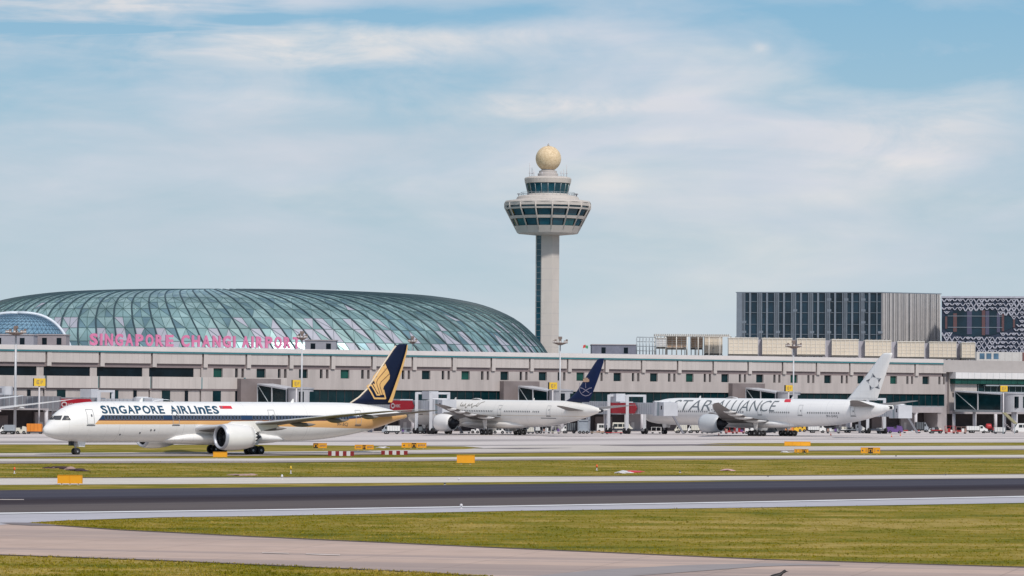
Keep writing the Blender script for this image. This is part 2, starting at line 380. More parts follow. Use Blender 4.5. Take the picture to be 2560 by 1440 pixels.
sheet('runway_shoulder', [(-900, 1294), (0, 1283), (640, 1275), (1280, 1265), (1920, 1254), (2560, 1241)], [(-900, 1325), (0, 1312), (75, 1306), (160, 1301), (400, 1293), (640, 1290), (1280, 1277), (1920, 1268), (2560, 1257)], .03, m_shoulder)
sheet('runway_edge_line', [(0, 1281.6), (640, 1273.6), (1280, 1263.6), (1920, 1252.6), (2560, 1239.6)], [(0, 1284.4), (640, 1276.2), (1280, 1266), (1920, 1255), (2560, 1242)], .07, m_white)
sheet('runway_marking', [(-500, 1247), (70, 1248.2)], [(-500, 1249.2), (70, 1249.4)], .07, mat('faded_marking', (.60, .52, .48), .8, var=.15), n=4, x0=-500, x1=60)
sheet('taxiway', [(-900, 1300), (0, 1309), (75, 1309), (300, 1325), (640, 1342), (1280, 1371), (1920, 1399), (2560, 1418)],
      [(-900, 1372), (0, 1386), (400, 1400), (850, 1420), (1100, 1432), (1280, 1446), (1500, 1475), (2560, 1640)], .02, m_pink)
sheet('grey_track', [(1330, 1440), (1500, 1424), (1700, 1413), (1900, 1408), (2000, 1409), (2100, 1412)], [(1330, 1450), (1500, 1446), (1700, 1431), (1900, 1416), (2000, 1413), (2100, 1413)], .04, m_greyband, n=20, x0=1250, x1=2100)
m_faded = mat('faded_marking', (.60, .52, .48), .8, var=.15)
sheet('taxiway_marking', [(650, 1380.4), (850, 1386.5)], [(650, 1382), (850, 1388)], .05, m_faded, n=2, x0=655, x1=722)
sheet('taxiway_marking', [(650, 1380), (850, 1386.5)], [(650, 1382), (850, 1388.5)], .05, m_faded, n=2, x0=765, x1=850)
m_verge = mat('verge_asphalt', (.30, .255, .235), .9, var=.2, scale=.15)
sheet('taxiway_shoulder', [(0, 1153), (640, 1151.5), (1280, 1146.5), (2560, 1142)], [(0, 1158.5), (640, 1156.5), (1280, 1150.5), (2560, 1145.5)], .05, m_verge)
sheet('taxiway_shoulder', [(-900, 1137.5), (0, 1137.5), (640, 1135.5), (1280, 1129), (2560, 1121.5)], [(-900, 1142), (0, 1141.5), (640, 1139.5), (960, 1135.5), (1280, 1132.3), (1600, 1129.3), (2560, 1124.3)], .07, m_verge)
m_smear = mat('rubber_smear', (.17, .145, .15), .85, var=.3, scale=.1, stretch=(.3, 1, 1))
sheet('rubber_mark', [(1500, 1113.2), (1600, 1111), (1730, 1110.2), (1850, 1111)], [(1500, 1113.6), (1600, 1115.2), (1700, 1114.5), (1850, 1111.4)], .07, m_smear, n=10, x0=1500, x1=1850)
sheet('rubber_mark', [(1180, 1120.6), (1300, 1119.4), (1430, 1119.4)], [(1180, 1121), (1300, 1122.4), (1430, 1119.6)], .07, m_smear, n=8, x0=1180, x1=1430)
m_band = mat('worn_apron_band', (.38, .34, .335), .85, var=.15, scale=.08, stretch=(.3, 1, 1))
sheet('apron_marking', [(-900, 1102.5), (640, 1101.5), (1280, 1098.5), (2560, 1095)], [(-900, 1105.5), (640, 1104.2), (1280, 1100.6), (2560, 1096.6)], .05, m_band)
m_edge_shade = mat('grass_edge_shade', (.075, .052, .040), .95, var=.4, scale=.5)  # flat dark strips paint the shadow line below the raised grass borders
def offs(L, d): return [(x, y + d) for x, y in L]
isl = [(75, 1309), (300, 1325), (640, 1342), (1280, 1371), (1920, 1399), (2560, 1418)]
sheet('grass_edge_shade', offs(isl, -1.6), offs(isl, .9), .03, m_edge_shade, x0=75, x1=3460)
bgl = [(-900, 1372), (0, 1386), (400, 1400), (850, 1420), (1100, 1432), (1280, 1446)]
sheet('grass_edge_shade', offs(bgl, -.4), offs(bgl, 1.2), .03, m_edge_shade, x0=-900, x1=1280)
for top_ in ([(0, 1226), (640, 1219), (1280, 1211), (1920, 1203), (2560, 1196)], [(0, 1195), (640, 1193), (1280, 1191), (1920, 1189), (2560, 1185)]): sheet('grass_edge_shade', offs(top_, -1.0), offs(top_, .2), .06, m_edge_shade)
sheet('tyre_mark', [(0, 1306.5), (30, 1306), (78, 1306.4), (140, 1312)], [(0, 1307), (30, 1311), (78, 1313.5), (140, 1313.6)], .045, m_smear, n=10, x0=-20, x1=140)
# upstanding grass tufts over the mown fields
m_tuft = TN('tuft_blades', .95); m_tuft.b.inputs['Specular IOR Level'].default_value = .1
tn = m_tuft.noise((.13, .17, 1), 1.0, 5, .68, (7, 3, 0)); tn2 = m_tuft.noise((3, 3, 1), 1.0, 2)
tcx = m_tuft.ramp(m_tuft.math('ADD', m_tuft.math('MULTIPLY', tn, .75), m_tuft.math('MULTIPLY', tn2, .25)), [(.39, (.11, .115, .005)), (.46, (.19, .168, .008)), (.525, (.27, .21, .022)), (.59, (.40, .295, .08))])
m_tuft.col(tcx)
def lerp(L, x):
    for a_, b_ in zip(L, L[1:]):
        if a_[0] <= x <= b_[0]: return a_[1] + (b_[1] - a_[1]) * (x - a_[0]) / (b_[0] - a_[0])
    return L[-1][1] if x > L[-1][0] else L[0][1]
rg = np.random.default_rng(5)
def tufts(name, top, bot, n, hmin, hmax, x0=-150, x1=2710):
    vs = []; fs = []
    for i in range(n):
        x = rg.uniform(x0, x1); ya, yb = lerp(top, x), lerp(bot, x)
        if yb - ya < .6: continue
        y = rg.uniform(ya, yb); p = G(x, y); h = rg.uniform(hmin, hmax) * (1.6 if rg.random() < .05 else 1); wd = h * rg.uniform(.8, 2.2)
        for k in range(4):
            an = rg.uniform(0, math.pi); cx, cy = math.cos(an) * wd * .5, math.sin(an) * wd * .5; ox, oy = rg.uniform(-wd, wd, 2) * .5
            b0 = len(vs); lx, ly = rg.uniform(-h, h, 2) * .4
            vs += [(p.x + ox - cx * .4, p.y + oy - cy * .4, 0), (p.x + ox + cx * .4, p.y + oy + cy * .4, 0), (p.x + ox + lx, p.y + oy + ly, h * rg.uniform(.6, 1))]
            fs.append((b0, b0 + 1, b0 + 2))
    me = bpy.data.meshes.new(name); me.from_pydata(vs, [], fs); me.materials.append(m_tuft.m); me.update()
    return tag(inst(name, me), 'short mown yellowish green grass beside the runway and taxiways', 'grass', kind='stuff')
tufts('grass', [(75, 1308), (160, 1302), (640, 1290), (1280, 1278), (1920, 1268), (2560, 1258)], [(75, 1309), (300, 1325), (640, 1342), (1280, 1371), (1920, 1399), (2560, 1418)], 20000, .04, .10, x0=78)
tufts('grass', [(0, 1386), (400, 1400), (850, 1420), (1100, 1432), (1280, 1446)], [(0, 1460), (1280, 1460)], 7000, .05, .12, x1=1280)
tufts('grass', [(0, 1158), (1280, 1150), (2560, 1145)], [(0, 1194), (1280, 1190), (2560, 1184)], 13000, .05, .12)
# ------------------------------------------------------------------ terminal
m_wall = mat('terminal_panel', (.47, .43, .415), .8, var=.09, scale=.25, stretch=(1.5, 1.5, .25), bump=.02)
m_wall2 = mat('terminal_wall', (.40, .362, .352), .8, var=.12, scale=.3, stretch=(1.6, 1.6, .2))
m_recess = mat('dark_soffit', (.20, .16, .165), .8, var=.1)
m_brown = mat('brown_cladding', (.185, .155, .155), .75, var=.12, scale=.4)
m_groove = mat('panel_joint', (.33, .295, .29), .9, var=.05)
m_teal = mat('teal_trim', (.035, .17, .20), .4, var=.1)
m_roofw = mat('roof_fascia', (.60, .565, .56), .6, var=.05, scale=.2)
m_slab = mat('grey_slab', (.36, .33, .345), .8, var=.08)
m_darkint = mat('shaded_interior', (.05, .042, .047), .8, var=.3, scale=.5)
m_mull = mat('grey_mullion', (.34, .38, .41), .4, metal=.3, var=.06)
m_col = mat('pale_column', (.55, .53, .56), .6, var=.06)
def glass(name, col, rough=.08, spec=.5, var=.35, scale=.25):
    return mat(name, col, rough, var=var, scale=scale, spec=spec, detail=2)
m_glass = glass('dark_teal_glass', (.004, .022, .028), .12, .25)
m_glassg = glass('green_glass', (.008, .06, .05), .12, .3)
m_glassn = glass('night_glass', (.004, .010, .016), .12, .2)
TH = R(38.25); D0 = F / 10.2
def tco(px):
    u = (px - 1280) / F; return u * D0 / (math.cos(TH) - u * math.sin(TH))
TORG = Vector((0, D0, 0))
def tw(t, n, z): return Vector((t * math.cos(TH) - n * math.sin(TH), D0 + t * math.sin(TH) + n * math.cos(TH), z))
term = thing('terminal_building', 'long beige concrete airport terminal with rows of small windows and a teal roof line', 'building', TORG, TH)
NL = 6; TL = -90.75 - 13.9 * NL; TR = 148.0
bl = [-90.75 - 13.9 * k for k in range(NL, 0, -1)] + [-90.75 + 12.0 * k for k in range(0, 21)]
mb = MB()
mb.box(TL, TR, .9, 42, 6.5, 18.6, m_wall2)          # upper mass
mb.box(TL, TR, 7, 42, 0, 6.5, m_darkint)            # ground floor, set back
for t in [bl_ for bl_ in bl]: mb.box(t - .12, t + .12, .85, 1.4, 9.9, 15.5, m_brown)
mb.build('wall', term)
mb = MB(); mb.box(TL, TR, -.5, 41, 18.3, 19.3, m_roofw); mb.prism([(-.5, 19.3), (3.5, 19.42), (12, 19.5), (41, 19.4), (41, 19.3)], TL, TR, m_roofw, ax='x'); mb.build('roof', term)
mb = MB(); mb.box(TL, TR, -.62, -.503, 17.95, 18.26, m_teal); mb.build('teal_trim', term)
mb = MB(); mb.box(TL, TR, -.35, 7, 4.9, 6.5, m_slab); mb.build('floor_slab', term)
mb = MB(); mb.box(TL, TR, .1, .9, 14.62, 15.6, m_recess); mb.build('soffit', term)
panels = []
for i, t in enumerate(bl[:-1]):
    t2 = bl[i + 1]
    p = MB(); p.box(t + .42, t2 - .06, -.35, .9, 15.55, 17.93, m_wall)
    for k in range(1, 8):
        x = t + .42 + (t2 - t - .48) * k / 8; p.box(x - .02, x + .02, -.356, -.34, 15.6, 17.9, m_groove)
    p.box(t + .42, t + 1.5, -.42, .9, 14.75, 17.93, m_wall)      # hanging pier beside each joint
    p.box(t - .06, t + .42, .0, .9, 15.5, 17.93, m_brown)
    p.build('parapet_panel', term)
    left = i < NL
    wv = MB()
    if left:
        wv.box(t + .0, t2 - 1.9, .5, .88, 12.55, 14.62, m_glassn)
        f = wv.build('window', term)
        q2 = MB(); q2.box(t2 - 1.9, t2 - .1, .3, .9, 12.5, 14.62, m_wall2); q2.build('pier', term)
        q2 = MB(); q2.box(t + .42, t2 - .15, -.35, .9, 9.87, 12.55, m_wall); q2.box(t - .15, t + .42, .35, .9, 9.87, 12.55, m_teal)
        for k in range(1, 8):
            x = t + .42 + (t2 - t - .6) * k / 8; q2.box(x - .02, x + .02, -.356, -.34, 9.9, 12.5, m_groove)
        q2.build('parapet_panel', term)
    else:
        for a_, b_, mm in ((3.35, 5.9, m_glassg if (i * 7) % 3 == 0 else m_glass), (9.35, 10.15, m_glassn), (11.1, 11.85, m_darkint)):
            if i >= 30 and a_ < 4: pass
            wv = MB(); wv.box(t + a_, t + b_, .55, .88, 12.6, 14.6, mm)
            if b_ - a_ > 2: wv.box(t + a_ - .06, t + a_, .5, .9, 12.55, 14.62, m_mull)
            wv.build('window', term)
        # wall pieces standing proud around the window recesses
        q2 = MB()
        for a_, b_ in ((.0, 3.35), (5.9, 9.35), (10.15, 11.1), (11.85, 12.0)): q2.box(t + a_, t + b_, 0.0, .9, 12.55, 14.62, m_wall2)
        q2.box(t, t2, 0.0, .9, 9.87, 12.55, m_wall2 if i > NL + 1 else m_wall)
        for k in range(1, 6): q2.box(t + 2 * k - .015, t + 2 * k + .015, -.004, .01, 9.9, 12.5, m_groove)
        if i <= NL + 1: q2.box(t - .2, t + .25, -.12, .0, 9.87, 12.5, m_teal)
        q2.build('sill_wall', term)
    # first floor glazing
    wv = MB()
    if i < NL + 2:
        wv.box(t + .2, t2 - .2, .3, .9, 6.5, 9.5, m_wall2); wv.box(t + 3.4, t + 5.6, .2, .3, 7.0, 9.4, m_glass); wv.box(t + 9.6, t + 10.5, .2, .3, 7.0, 9.4, m_glassn)
        wv.box(t + .0, t2, .1, .9, 9.5, 9.87, m_recess)
    else:
        wv.box(t, t2, .4, .9, 6.5, 9.87, m_glass)
        for k in range(0, 5): wv.box(t + 2.4 * k - .04, t + 2.4 * k + .04, .3, .4, 6.5, 9.87, m_darkint)
        wv.box(t, t2, .3, .42, 6.5, 6.75, m_mull)
    wv.build('window', term)
    q2 = MB(); q2.tube((t, -.9, 0), (t, -.9, 4.9), .42, m_col, n=14); q2.box(t - .5, t + .5, -1.3, -.3, 4.6, 4.9, m_slab)
    q2.build('column', term)
    if i % 2 == 0:
        q2 = MB(); q2.box(t + 3, t + 8.5, 6.6, 6.98, 0, 3.6, m_brown)
        for k in range(12): q2.box(t + 3, t + 8.5, 6.55, 6.6, .25 + k * .28, .33 + k * .28, m_recess)
        q2.build('door', term)
    else:
        q2 = MB(); q2.box(t + 1.5, t + 6.5, 6.3, 6.98, 0, 4.4, m_slab); q2.box(t + 2.5, t + 3.5, 6.2, 6.3, 0, 2.2, m_roofw); q2.build('door', term)
# right-hand block
RB = thing('terminal_end_block', 'grey terminal end block with white glazed canopy and dark green window bands', 'building', tw(TR, 0, 0), TH)
mb = MB(); Wd = 120
mb.box(.0, Wd, -.4, 45, 15.9, 19.15, mat('end_grey_render', (.385, .36, .355), .8, var=.05)); mb.box(3.9, Wd, 1.2, 45, 4.6, 15.9, m_wall2); mb.box(.3, 3.9, 2.0, 45, 0, 15.9, m_slab)
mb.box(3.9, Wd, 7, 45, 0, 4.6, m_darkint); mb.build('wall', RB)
mb = MB(); mb.box(3.9, Wd, -1.2, 1.2, 14.15, 15.85, mat('white_canopy', (.66, .65, .66), .5, var=.04))
for k in range(int(Wd / 2.4)): mb.box(3.9 + 2.4 * k, 3.98 + 2.4 * k, -1.21, -1.2, 14.2, 15.8, m_mull)
mb.build('canopy', RB)
mb = MB(); mb.box(4.2, Wd, -.7, 1.2, 12.75, 14.12, m_glassg)
for k in range(int(Wd / 2.4)): mb.box(4.2 + 2.4 * k, 4.27 + 2.4 * k, -.74, -.7, 12.75, 14.12, m_glass)
mb.build('window', RB)
mb = MB(); mb.box(5, 13.5, .2, 1.2, 10.2, 12.7, m_wall)
for k in range(4): mb.box(5 + 2.4 * k, 5.05 + 2.4 * k, .19, .2, 10.2, 12.7, m_groove)
mb.build('wall_panel', RB)
mb = MB(); mb.box(13.8, Wd, .3, 1.2, 5.6, 12.7, m_glass)
for z_ in (12.2, 10.3): mb.box(16, Wd, -.8, .3, z_, z_ + .35, m_mull)
for k in range(24): mb.box(14 + 2.4 * k, 14.1 + 2.4 * k, .2, .3, 5.6, 12.6, m_mull)
mb.build('window', RB)
mb = MB(); mb.box(4, Wd, .0, 7, 4.6, 5.5, m_slab); mb.build('floor_slab', RB)
for k in range(12):
    q2 = MB(); q2.tube((4 + 8 * k, -.5, 0), (4 + 8 * k, -.5, 4.6), .45, m_col, n=14); q2.build('column', RB)
# fixed glazed walkways reaching out from the facade towards the stands
m_bridge = mat('bridge_grey', (.40, .40, .43), .5, metal=.2, var=.08, scale=.4)
m_bridge2 = mat('bridge_light', (.55, .56, .60), .45, metal=.1, var=.07, scale=.4)
m_bridged = mat('bridge_dark_grey', (.20, .20, .225), .5, metal=.2, var=.1, scale=.4)  # plain dark grey for the left bridge and small fittings
def walkway(px, length, label, zt0=11.2, zt1=10.1, zb=6.2, blk=True):
    t = tco(px); o = thing('glazed_walkway', label, 'walkway', tw(t, 0, 0), TH, 'glazed walkways reaching from the terminal')
    if blk:
        mb = MB(); mb.box(-4.6, 6.6, -1.6, .0 - .02, 5.0, 12.3, m_brown); mb.build('brown_block', o)
    mb = MB(); W_ = 4.2; y0, y1 = -1.62, -length
    mb.rings([[(0.06, y0, zb), (0.06, y0, zt0 - .1), (W_ - .06, y0, zt0 - .1), (W_ - .06, y0, zb)], [(0.06, y1, zb), (.06, y1, zt1 - .1), (W_ - .06, y1, zt1 - .1), (W_ - .06, y1, zb)]], m_glass, smooth=False); mb.build('glazing', o)
    mb = MB()
    mb.rings([[(-.15, y0, zt0 - .35), (-.15, y0, zt0), (W_ + .15, y0, zt0), (W_ + .15, y0, zt0 - .35)], [(-.15, y1, zt1 - .35), (-.15, y1, zt1), (W_ + .15, y1, zt1), (W_ + .15, y1, zt1 - .35)]], m_bridge2, smooth=False)
    mb.build('roof', o)
    mb = MB(); mb.box(-.1, W_ + .1, y1, y0, zb - .6, zb, m_mull); mb.build('floor', o)
    for k in (.0, .5, 1.0):
        y = y0 + (y1 - y0) * k; q2 = MB(); q2.box(-.16, .1, y - .12, y + .12, zb - .1, zt0 + (zt1 - zt0) * k, m_bridge2); q2.build('post', o)
    q2 = MB(); q2.tube((-.12, y0 - .4, zt0 - .5), (-.12, y0 + (y1 - y0) * .45, zb), .10, m_mull, n=6); q2.build('brace', o)
    for k in (.3, .95):
        y = y0 + (y1 - y0) * k; q2 = MB(); q2.tube((W_ / 2, y, 0), (W_ / 2, y, zb - .6), .4, m_col, n=12); q2.build('column', o)
    # rotunda at the far end
    mb = MB(); mb.lathe([(2.9, zb - .5), (2.9, zt1 - .1), (3.1, zt1 - .1), (3.1, zt1 + .15), (.2, zt1 + .4)], m_bridge, n=28, c=(W_ / 2, y1 - 2.6, 0), smooth=False)
    mb.box(W_ / 2 - 2.0, W_ / 2 - 1.0, y1 - 5.3, y1 - 4.2, 6.4, 9.4, m_glassn); mb.box(W_ / 2 + .4, W_ / 2 + 2.0, y1 - 5.45, y1 - 4.2, 6.4, 9.4, m_glass); mb.build('rotunda', o)
    q2 = MB(); q2.tube((W_ / 2, y1 - 2.6, 0), (W_ / 2, y1 - 2.6, zb - .5), .7, m_col, n=16); q2.build('column', o)
    return o
walkway(636, 13.5, 'dark glazed walkway beside the brown block above the middle of the nearest airliner')
walkway(1288, 13.0, 'dark glazed walkway beside the blue tail with palm and swords')
walkway(1856, 13.0, 'dark glazed walkway above the white airliner with the grey lettering')
walkway(2378, 19.0, 'longest dark glazed walkway under the grey terminal end block', 10.9, 10.2, 5.8, blk=False)
# lettering on the roof
m_pink = mat('pink_letter', (.60, .185, .34), .5, var=.06); MATS['pink_letter'] = m_pink
sg = thing('roof_sign', 'long line of pink capital letters standing on the terminal roof', 'sign', TORG, TH)
m_post = mat('sign_post', (.75, .72, .74), .5)
def word(s, p0, p1):
    wds = {'I': .32}; tot = sum(wds.get(c_, 1.0) for c_ in s) + .30 * (len(s) - 1); t0, t1 = tco(p0), tco(p1); k = (t1 - t0) / tot; x = t0
    for c_ in s:
        w_ = wds.get(c_, 1.0) * k; mb = MB()
        letters_mesh(mb, c_, m_pink, lambda u, v: (x + u, 1.0, 19.62 + v), width=w_ if c_ != 'I' else w_ * .9, height=2.55, thick=(0, .3, 0), bold=.038)
        lt = mb.build('letter', sg)
        q2 = MB(); q2.tube((x + w_ / 2, 1.6, 19.3), (x + w_ / 2, 1.4, 20.3), .08, m_post, n=5); q2.build('post', lt)
        x += w_ + .30 * k
word('SINGAPORE', 232, 441); word('CHANGI', 461, 597); word('AIRPORT', 613, 758)
# rooftop clutter on the terminal
def roofbox(px0, px1, y0, y1, yd, depth, m, label, cat='plant room', name='rooftop_plant_room', parts=True):
    a_ = P(px0, y1, yd); b_ = P(px1, y0, yd)
    o = thing(name, label, cat, (a_.x, yd, 0)); mb = MB(); z0 = min(a_.z, 19.0); mb.box(0, b_.x - a_.x, 0, depth, 0, b_.z, m)
    mb.build('wall', o)
    mb = MB(); mb.box(-.2, b_.x - a_.x + .2, -.2, depth + .2, b_.z, b_.z + .25, m_slab); mb.build('roof', o)
    n = max(2, int((b_.x - a_.x) / 5))
    for k in range(n):
        x = (b_.x - a_.x) * (k + .5) / n; q2 = MB(); q2.box(x - .5, x + .7, -.08, .05, max(a_.z, b_.z - 2.4), b_.z - .7, m_glassn); q2.build('window', o)
    return o
m_pl = mat('plant_room_grey', (.30, .30, .345), .7, var=.08)
roofbox(0 - 150, 84, 838, 864, 935, 8, m_pl, 'low grey roof building at the left edge below the blue glass dome')
roofbox(92, 165, 838, 864, 945, 8, mat('plant_room_mauve', (.30, .265, .285), .7, var=.08), 'mauve grey roof building under the right end of the blue glass dome')
roofbox(762, 840, 852, 872, 950, 8, m_pl, 'small grey roof building right of the pink letter T')
roofbox(1480, 1592, 863, 885, 1080, 20, mat('plant_room_dark', (.17, .18, .235), .7, var=.15), 'dark blue grey low building on the roof line right of the control tower')
# ------------------------------------------------------------------ glass dome
DY = 1090.0; DC = PX(600, DY); dome = thing('glass_dome_building', 'huge low green glass dome with dark diagonal ribs behind the pink rooftop lettering', 'building', (DC.x, DY, 0))
SX, SY = 1.0, .84
prof = [(93, 0), (93.5, 7), (93.2, 12), (92.3, 17), (89.9, 21.8), (86.1, 26.5), (80.2, 31.2), (70.8, 35.0), (59, 37.1), (47, 38.0), (30, 38.6), (12, 38.8)]
def profi(u):      # u in 0..1 by arc length
    L = [0]
    for a_, b_ in zip(prof, prof[1:]): L.append(L[-1] + math.hypot(b_[0] - a_[0], b_[1] - a_[1]))
    s_ = u * L[-1]
    for i in range(len(prof) - 1):
        if s_ <= L[i + 1] + 1e-9:
            k = (s_ - L[i]) / (L[i + 1] - L[i]); p0 = prof[max(i - 1, 0)]; p1, p2 = prof[i], prof[i + 1]; p3 = prof[min(i + 2, len(prof) - 1)]
            cr = lambda a0, a1, a2, a3: .5 * (2 * a1 + (a2 - a0) * k + (2 * a0 - 5 * a1 + 4 * a2 - a3) * k * k + (3 * a1 - a0 - 3 * a2 + a3) * k ** 3)
            return cr(p0[0], p1[0], p2[0], p3[0]), cr(p0[1], p1[1], p2[1], p3[1])
    return prof[-1]
NR, ND = 22, 184; TWIST = -0.55
def dp(phi, u, off=0.0):
    r, z = profi(u); ph = phi + TWIST * (u - .25)
    return Vector(((r + off) * math.cos(ph) * SX, (r + off) * math.sin(ph) * SY, z + off * .5))
m_dg = [TN('dome_glass_%d' % i, .22) for i in range(3)]
for q_, c_, r_ in zip(m_dg, ((.255, .405, .415), (.34, .50, .505), (.17, .29, .335)), (.38, .42, .34)):
    nz_ = q_.noise((.05, .05, .16), 1.0, 3); q_.col(q_.ramp(nz_, [(.35, tuple(x * .75 for x in c_)), (.65, tuple(x * 1.25 for x in c_))]))
    q_.b.inputs['Roughness'].default_value = r_; q_.b.inputs['Specular IOR Level'].default_value = .8; q_.b.inputs['Metallic'].default_value = .5
m_dgrey = mat('dome_shade_panel', (.36, .37, .44), .5, var=.08, scale=.1)
m_rib = mat('dome_rib', (.03, .06, .075), .5, var=.1)
m_thin = mat('dome_glazing_bar', (.085, .16, .16), .5, var=.1)
mb = MB(); rs = random.Random(3)
vid = {}
for j in range(NR + 1):
    for i in range(ND):
        vid[i, j] = len(mb.v); mb.v.append(tuple(dp(2 * math.pi * i / ND, j / NR)))
for j in range(NR):
    for i in range(ND):
        i2 = (i + 1) % ND; z = profi(j / NR)[1]; ang = 360 * i / ND
        tri = ((vid[i, j], vid[i2, j], vid[i2, j + 1]), (vid[i, j], vid[i2, j + 1], vid[i, j + 1])) if (i + j) % 2 else ((vid[i, j], vid[i2, j], vid[i, j + 1]), (vid[i2, j], vid[i2, j + 1], vid[i, j + 1]))
        pg = .62 if z < 17 else .55 if z < 21 else .40 if z < 25 else .18 if z < 28 else .02 if z < 33 else 0
        pair = rs.random() < pg * .6
        for t_ in tri:
            m_ = m_dgrey if (pair or rs.random() < pg * .45) else m_dg[rs.choice((0, 0, 0, 1, 1, 2))].m
            mb.f.append(t_); mb.m.append(mb.mi(m_)); mb.sm.append(False)
mb.face([dp(2 * math.pi * i / ND, 1.0) for i in range(ND)], m_dgrey)
mb.build('glass_shell', dome)
for i in range(0, ND, 2):
    pts = [dp(2 * math.pi * i / ND, j / 44, .05) for j in range(0, 41)]
    q2 = MB(); q2.path(pts, .22 + .10 * abs(math.cos(2 * math.pi * i / ND)), m_rib, n=5); q2.build('rib', dome, fix=False)
mb = MB()
for j in range(1, 11, 1): mb.path([dp(2 * math.pi * i / ND, j / NR, .1) for i in list(range(92, 185))], .055, m_thin, n=4)
for i in range(91, ND, 1):
    for j in range(0, 10):
        a_, b_ = (dp(2 * math.pi * i / ND, j / NR, .1), dp(2 * math.pi * (i + 1) / ND, (j + 1) / NR, .1)) if (i + j) % 2 else (dp(2 * math.pi * (i + 1) / ND, j / NR, .1), dp(2 * math.pi * i / ND, (j + 1) / NR, .1))
        mb.tube(a_, b_, .045, m_thin, n=4)
for i in range(91, ND, 2): mb.path([dp(2 * math.pi * (i) / ND, j / NR, .1) for j in range(0, NR)], .06, m_thin, n=4)
mb.build('glazing_bars', dome, fix=False)
# blue entrance dome with its white arch
bd = thing('blue_glass_canopy', 'small blue glass dome with a white arch edge in front of the green dome', 'canopy', (PX(42, 1010).x, 1010, 0))
m_bg = TN('blue_dome_glass', .2); m_bg.col(m_bg.ramp(m_bg.noise((.2, .2, .3), 1, 3), [(.35, (.13, .25, .36)), (.65, (.21, .35, .46))])); m_bg.b.inputs['Specular IOR Level'].default_value = .7
m_bbar = mat('blue_glazing_bar', (.08, .15, .23), .5); m_arch = mat('white_arch', (.62, .68, .76), .45)
def bp(a, e, off=0): # a along width, e elevation angle
    rx, ry, rz = 15.6 + off, 16.5 + off, 20.9 + off; ce, se = math.cos(e) ** .72, math.sin(e) ** .86
    return Vector((rx * ce * math.sin(a), -ry * ce * math.cos(a), 9 + rz * se))
mb = MB(); NA, NE = 28, 16
for i in range(NA):
    for j in range(NE):
        a0, a1 = -1.75 + 3.5 * i / NA, -1.75 + 3.5 * (i + 1) / NA; e0, e1 = math.pi / 2 * j / NE, math.pi / 2 * (j + 1) / NE
        mb.face([bp(a0, e0), bp(a1, e0), bp(a1, e1), bp(a0, e1)], m_bg.m)
mb.build('glass_shell', bd)
mb = MB()
for i in range(NA):
    for j in range(NE):
        a0, a1 = -1.75 + 3.5 * i / NA, -1.75 + 3.5 * (i + 1) / NA; e0, e1 = math.pi / 2 * j / NE, math.pi / 2 * (j + 1) / NE
        mb.tube(bp(a0, e0, .08), bp(a1, e0, .08), .06, m_bbar, n=4); mb.tube(bp(a0, e0, .08), bp(a0, e1, .08), .06, m_bbar, n=4); mb.tube(bp(a0, e0, .08), bp(a1, e1, .08), .05, m_bbar, n=4)
mb.build('glazing_bars', bd, fix=False)
q2 = MB(); q2.path([bp(1.62, math.pi / 2 * k / 30, .4) for k in range(31)] , .45, m_arch, n=8); q2.build('arch', bd)
q2 = MB(); q2.path([bp(-1.62, math.pi / 2 * k / 30, .4) for k in range(31)] , .45, m_arch, n=8); q2.build('arch', bd)
# ------------------------------------------------------------------ control tower
TY = 1120.0; TCx = PX(1365.5, TY).x; s_ = F / TY
tower = thing('control_tower', 'tall beige air traffic control tower with a golden radome ball on top', 'tower', (TCx, TY, 0))
def tz(y): return H0 + (980.6 - y) / s_
m_conc = mat('tower_concrete', (.50, .46, .43), .85, var=.06, scale=.35, stretch=(1, 1, .4), bump=.02)
m_conc2 = mat('tower_concrete_darker', (.44, .41, .40), .85, var=.07, scale=.3)  # darker concrete tone for pour joints, radome base and beacon
m_tg = glass('tower_glass', (.010, .065, .095), .1, .45); m_tgl = glass('tower_glass_bright', (.012, .105, .125), .1, .4)
mb = MB(); r0 = 3.92; rot = R(-20)
sh = [(-3.55, -1.5), (-1.75, -3.1), (1.45, -3.1), (3.6, -1.3), (3.6, 2.6), (-3.55, 2.6)]
zs = [0] + [tz(y) for y in range(868, 590, -28)] + [tz(578)]
mb.prism(sh, 0, tz(578), m_conc, ax='z')
for z_ in zs[1:-1]:   # pour joints
    mb.prism([(x * 1.004, y * 1.004) for x, y in sh], z_, z_ + .12, m_conc2, ax='z')
mb.build('shaft', tower)
mb = MB(); a_, b_ = Vector((-3.55, -1.5, 0)), Vector((-1.75, -3.1, 0)); nrm = Vector((-(b_ - a_).y, (b_ - a_).x, 0)).normalized(); nrm = nrm if nrm.y < 0 else -nrm
pa, pb = a_.lerp(b_, .18) + nrm * .06, a_.lerp(b_, .90) + nrm * .06
mb.face([pa, pb, pb + Vector((0, 0, tz(590))), pa + Vector((0, 0, tz(590)))], m_tg)
for k in range(32):
    z_ = 2 + k * 1.75
    if z_ < tz(592): mb.face([pa + nrm * .03 + Vector((0, 0, z_)), pb + nrm * .03 + Vector((0, 0, z_)), pb + nrm * .03 + Vector((0, 0, z_ + .06)), pa + nrm * .03 + Vector((0, 0, z_ + .06))], m_conc2)
mb.build('window', tower)
n = 16; ro = R(11.25 / 2)
mb = MB(); mb.lathe([(4.5, tz(588)), (9.0, tz(584.5)), (9.3, tz(583)), (10.35, tz(566))], m_conc, n=n, smooth=False, rot=ro); mb.build('pod_base', tower)
mb = MB(); mb.lathe([(8.6, tz(574)), (9.9, tz(554)), (10.2, tz(546)), (11.6, tz(523)), (12.6, tz(522)), (12.6, tz(512))], m_tg, n=n, smooth=False, rot=ro, caps=False); mb.build('pod_glazing', tower)
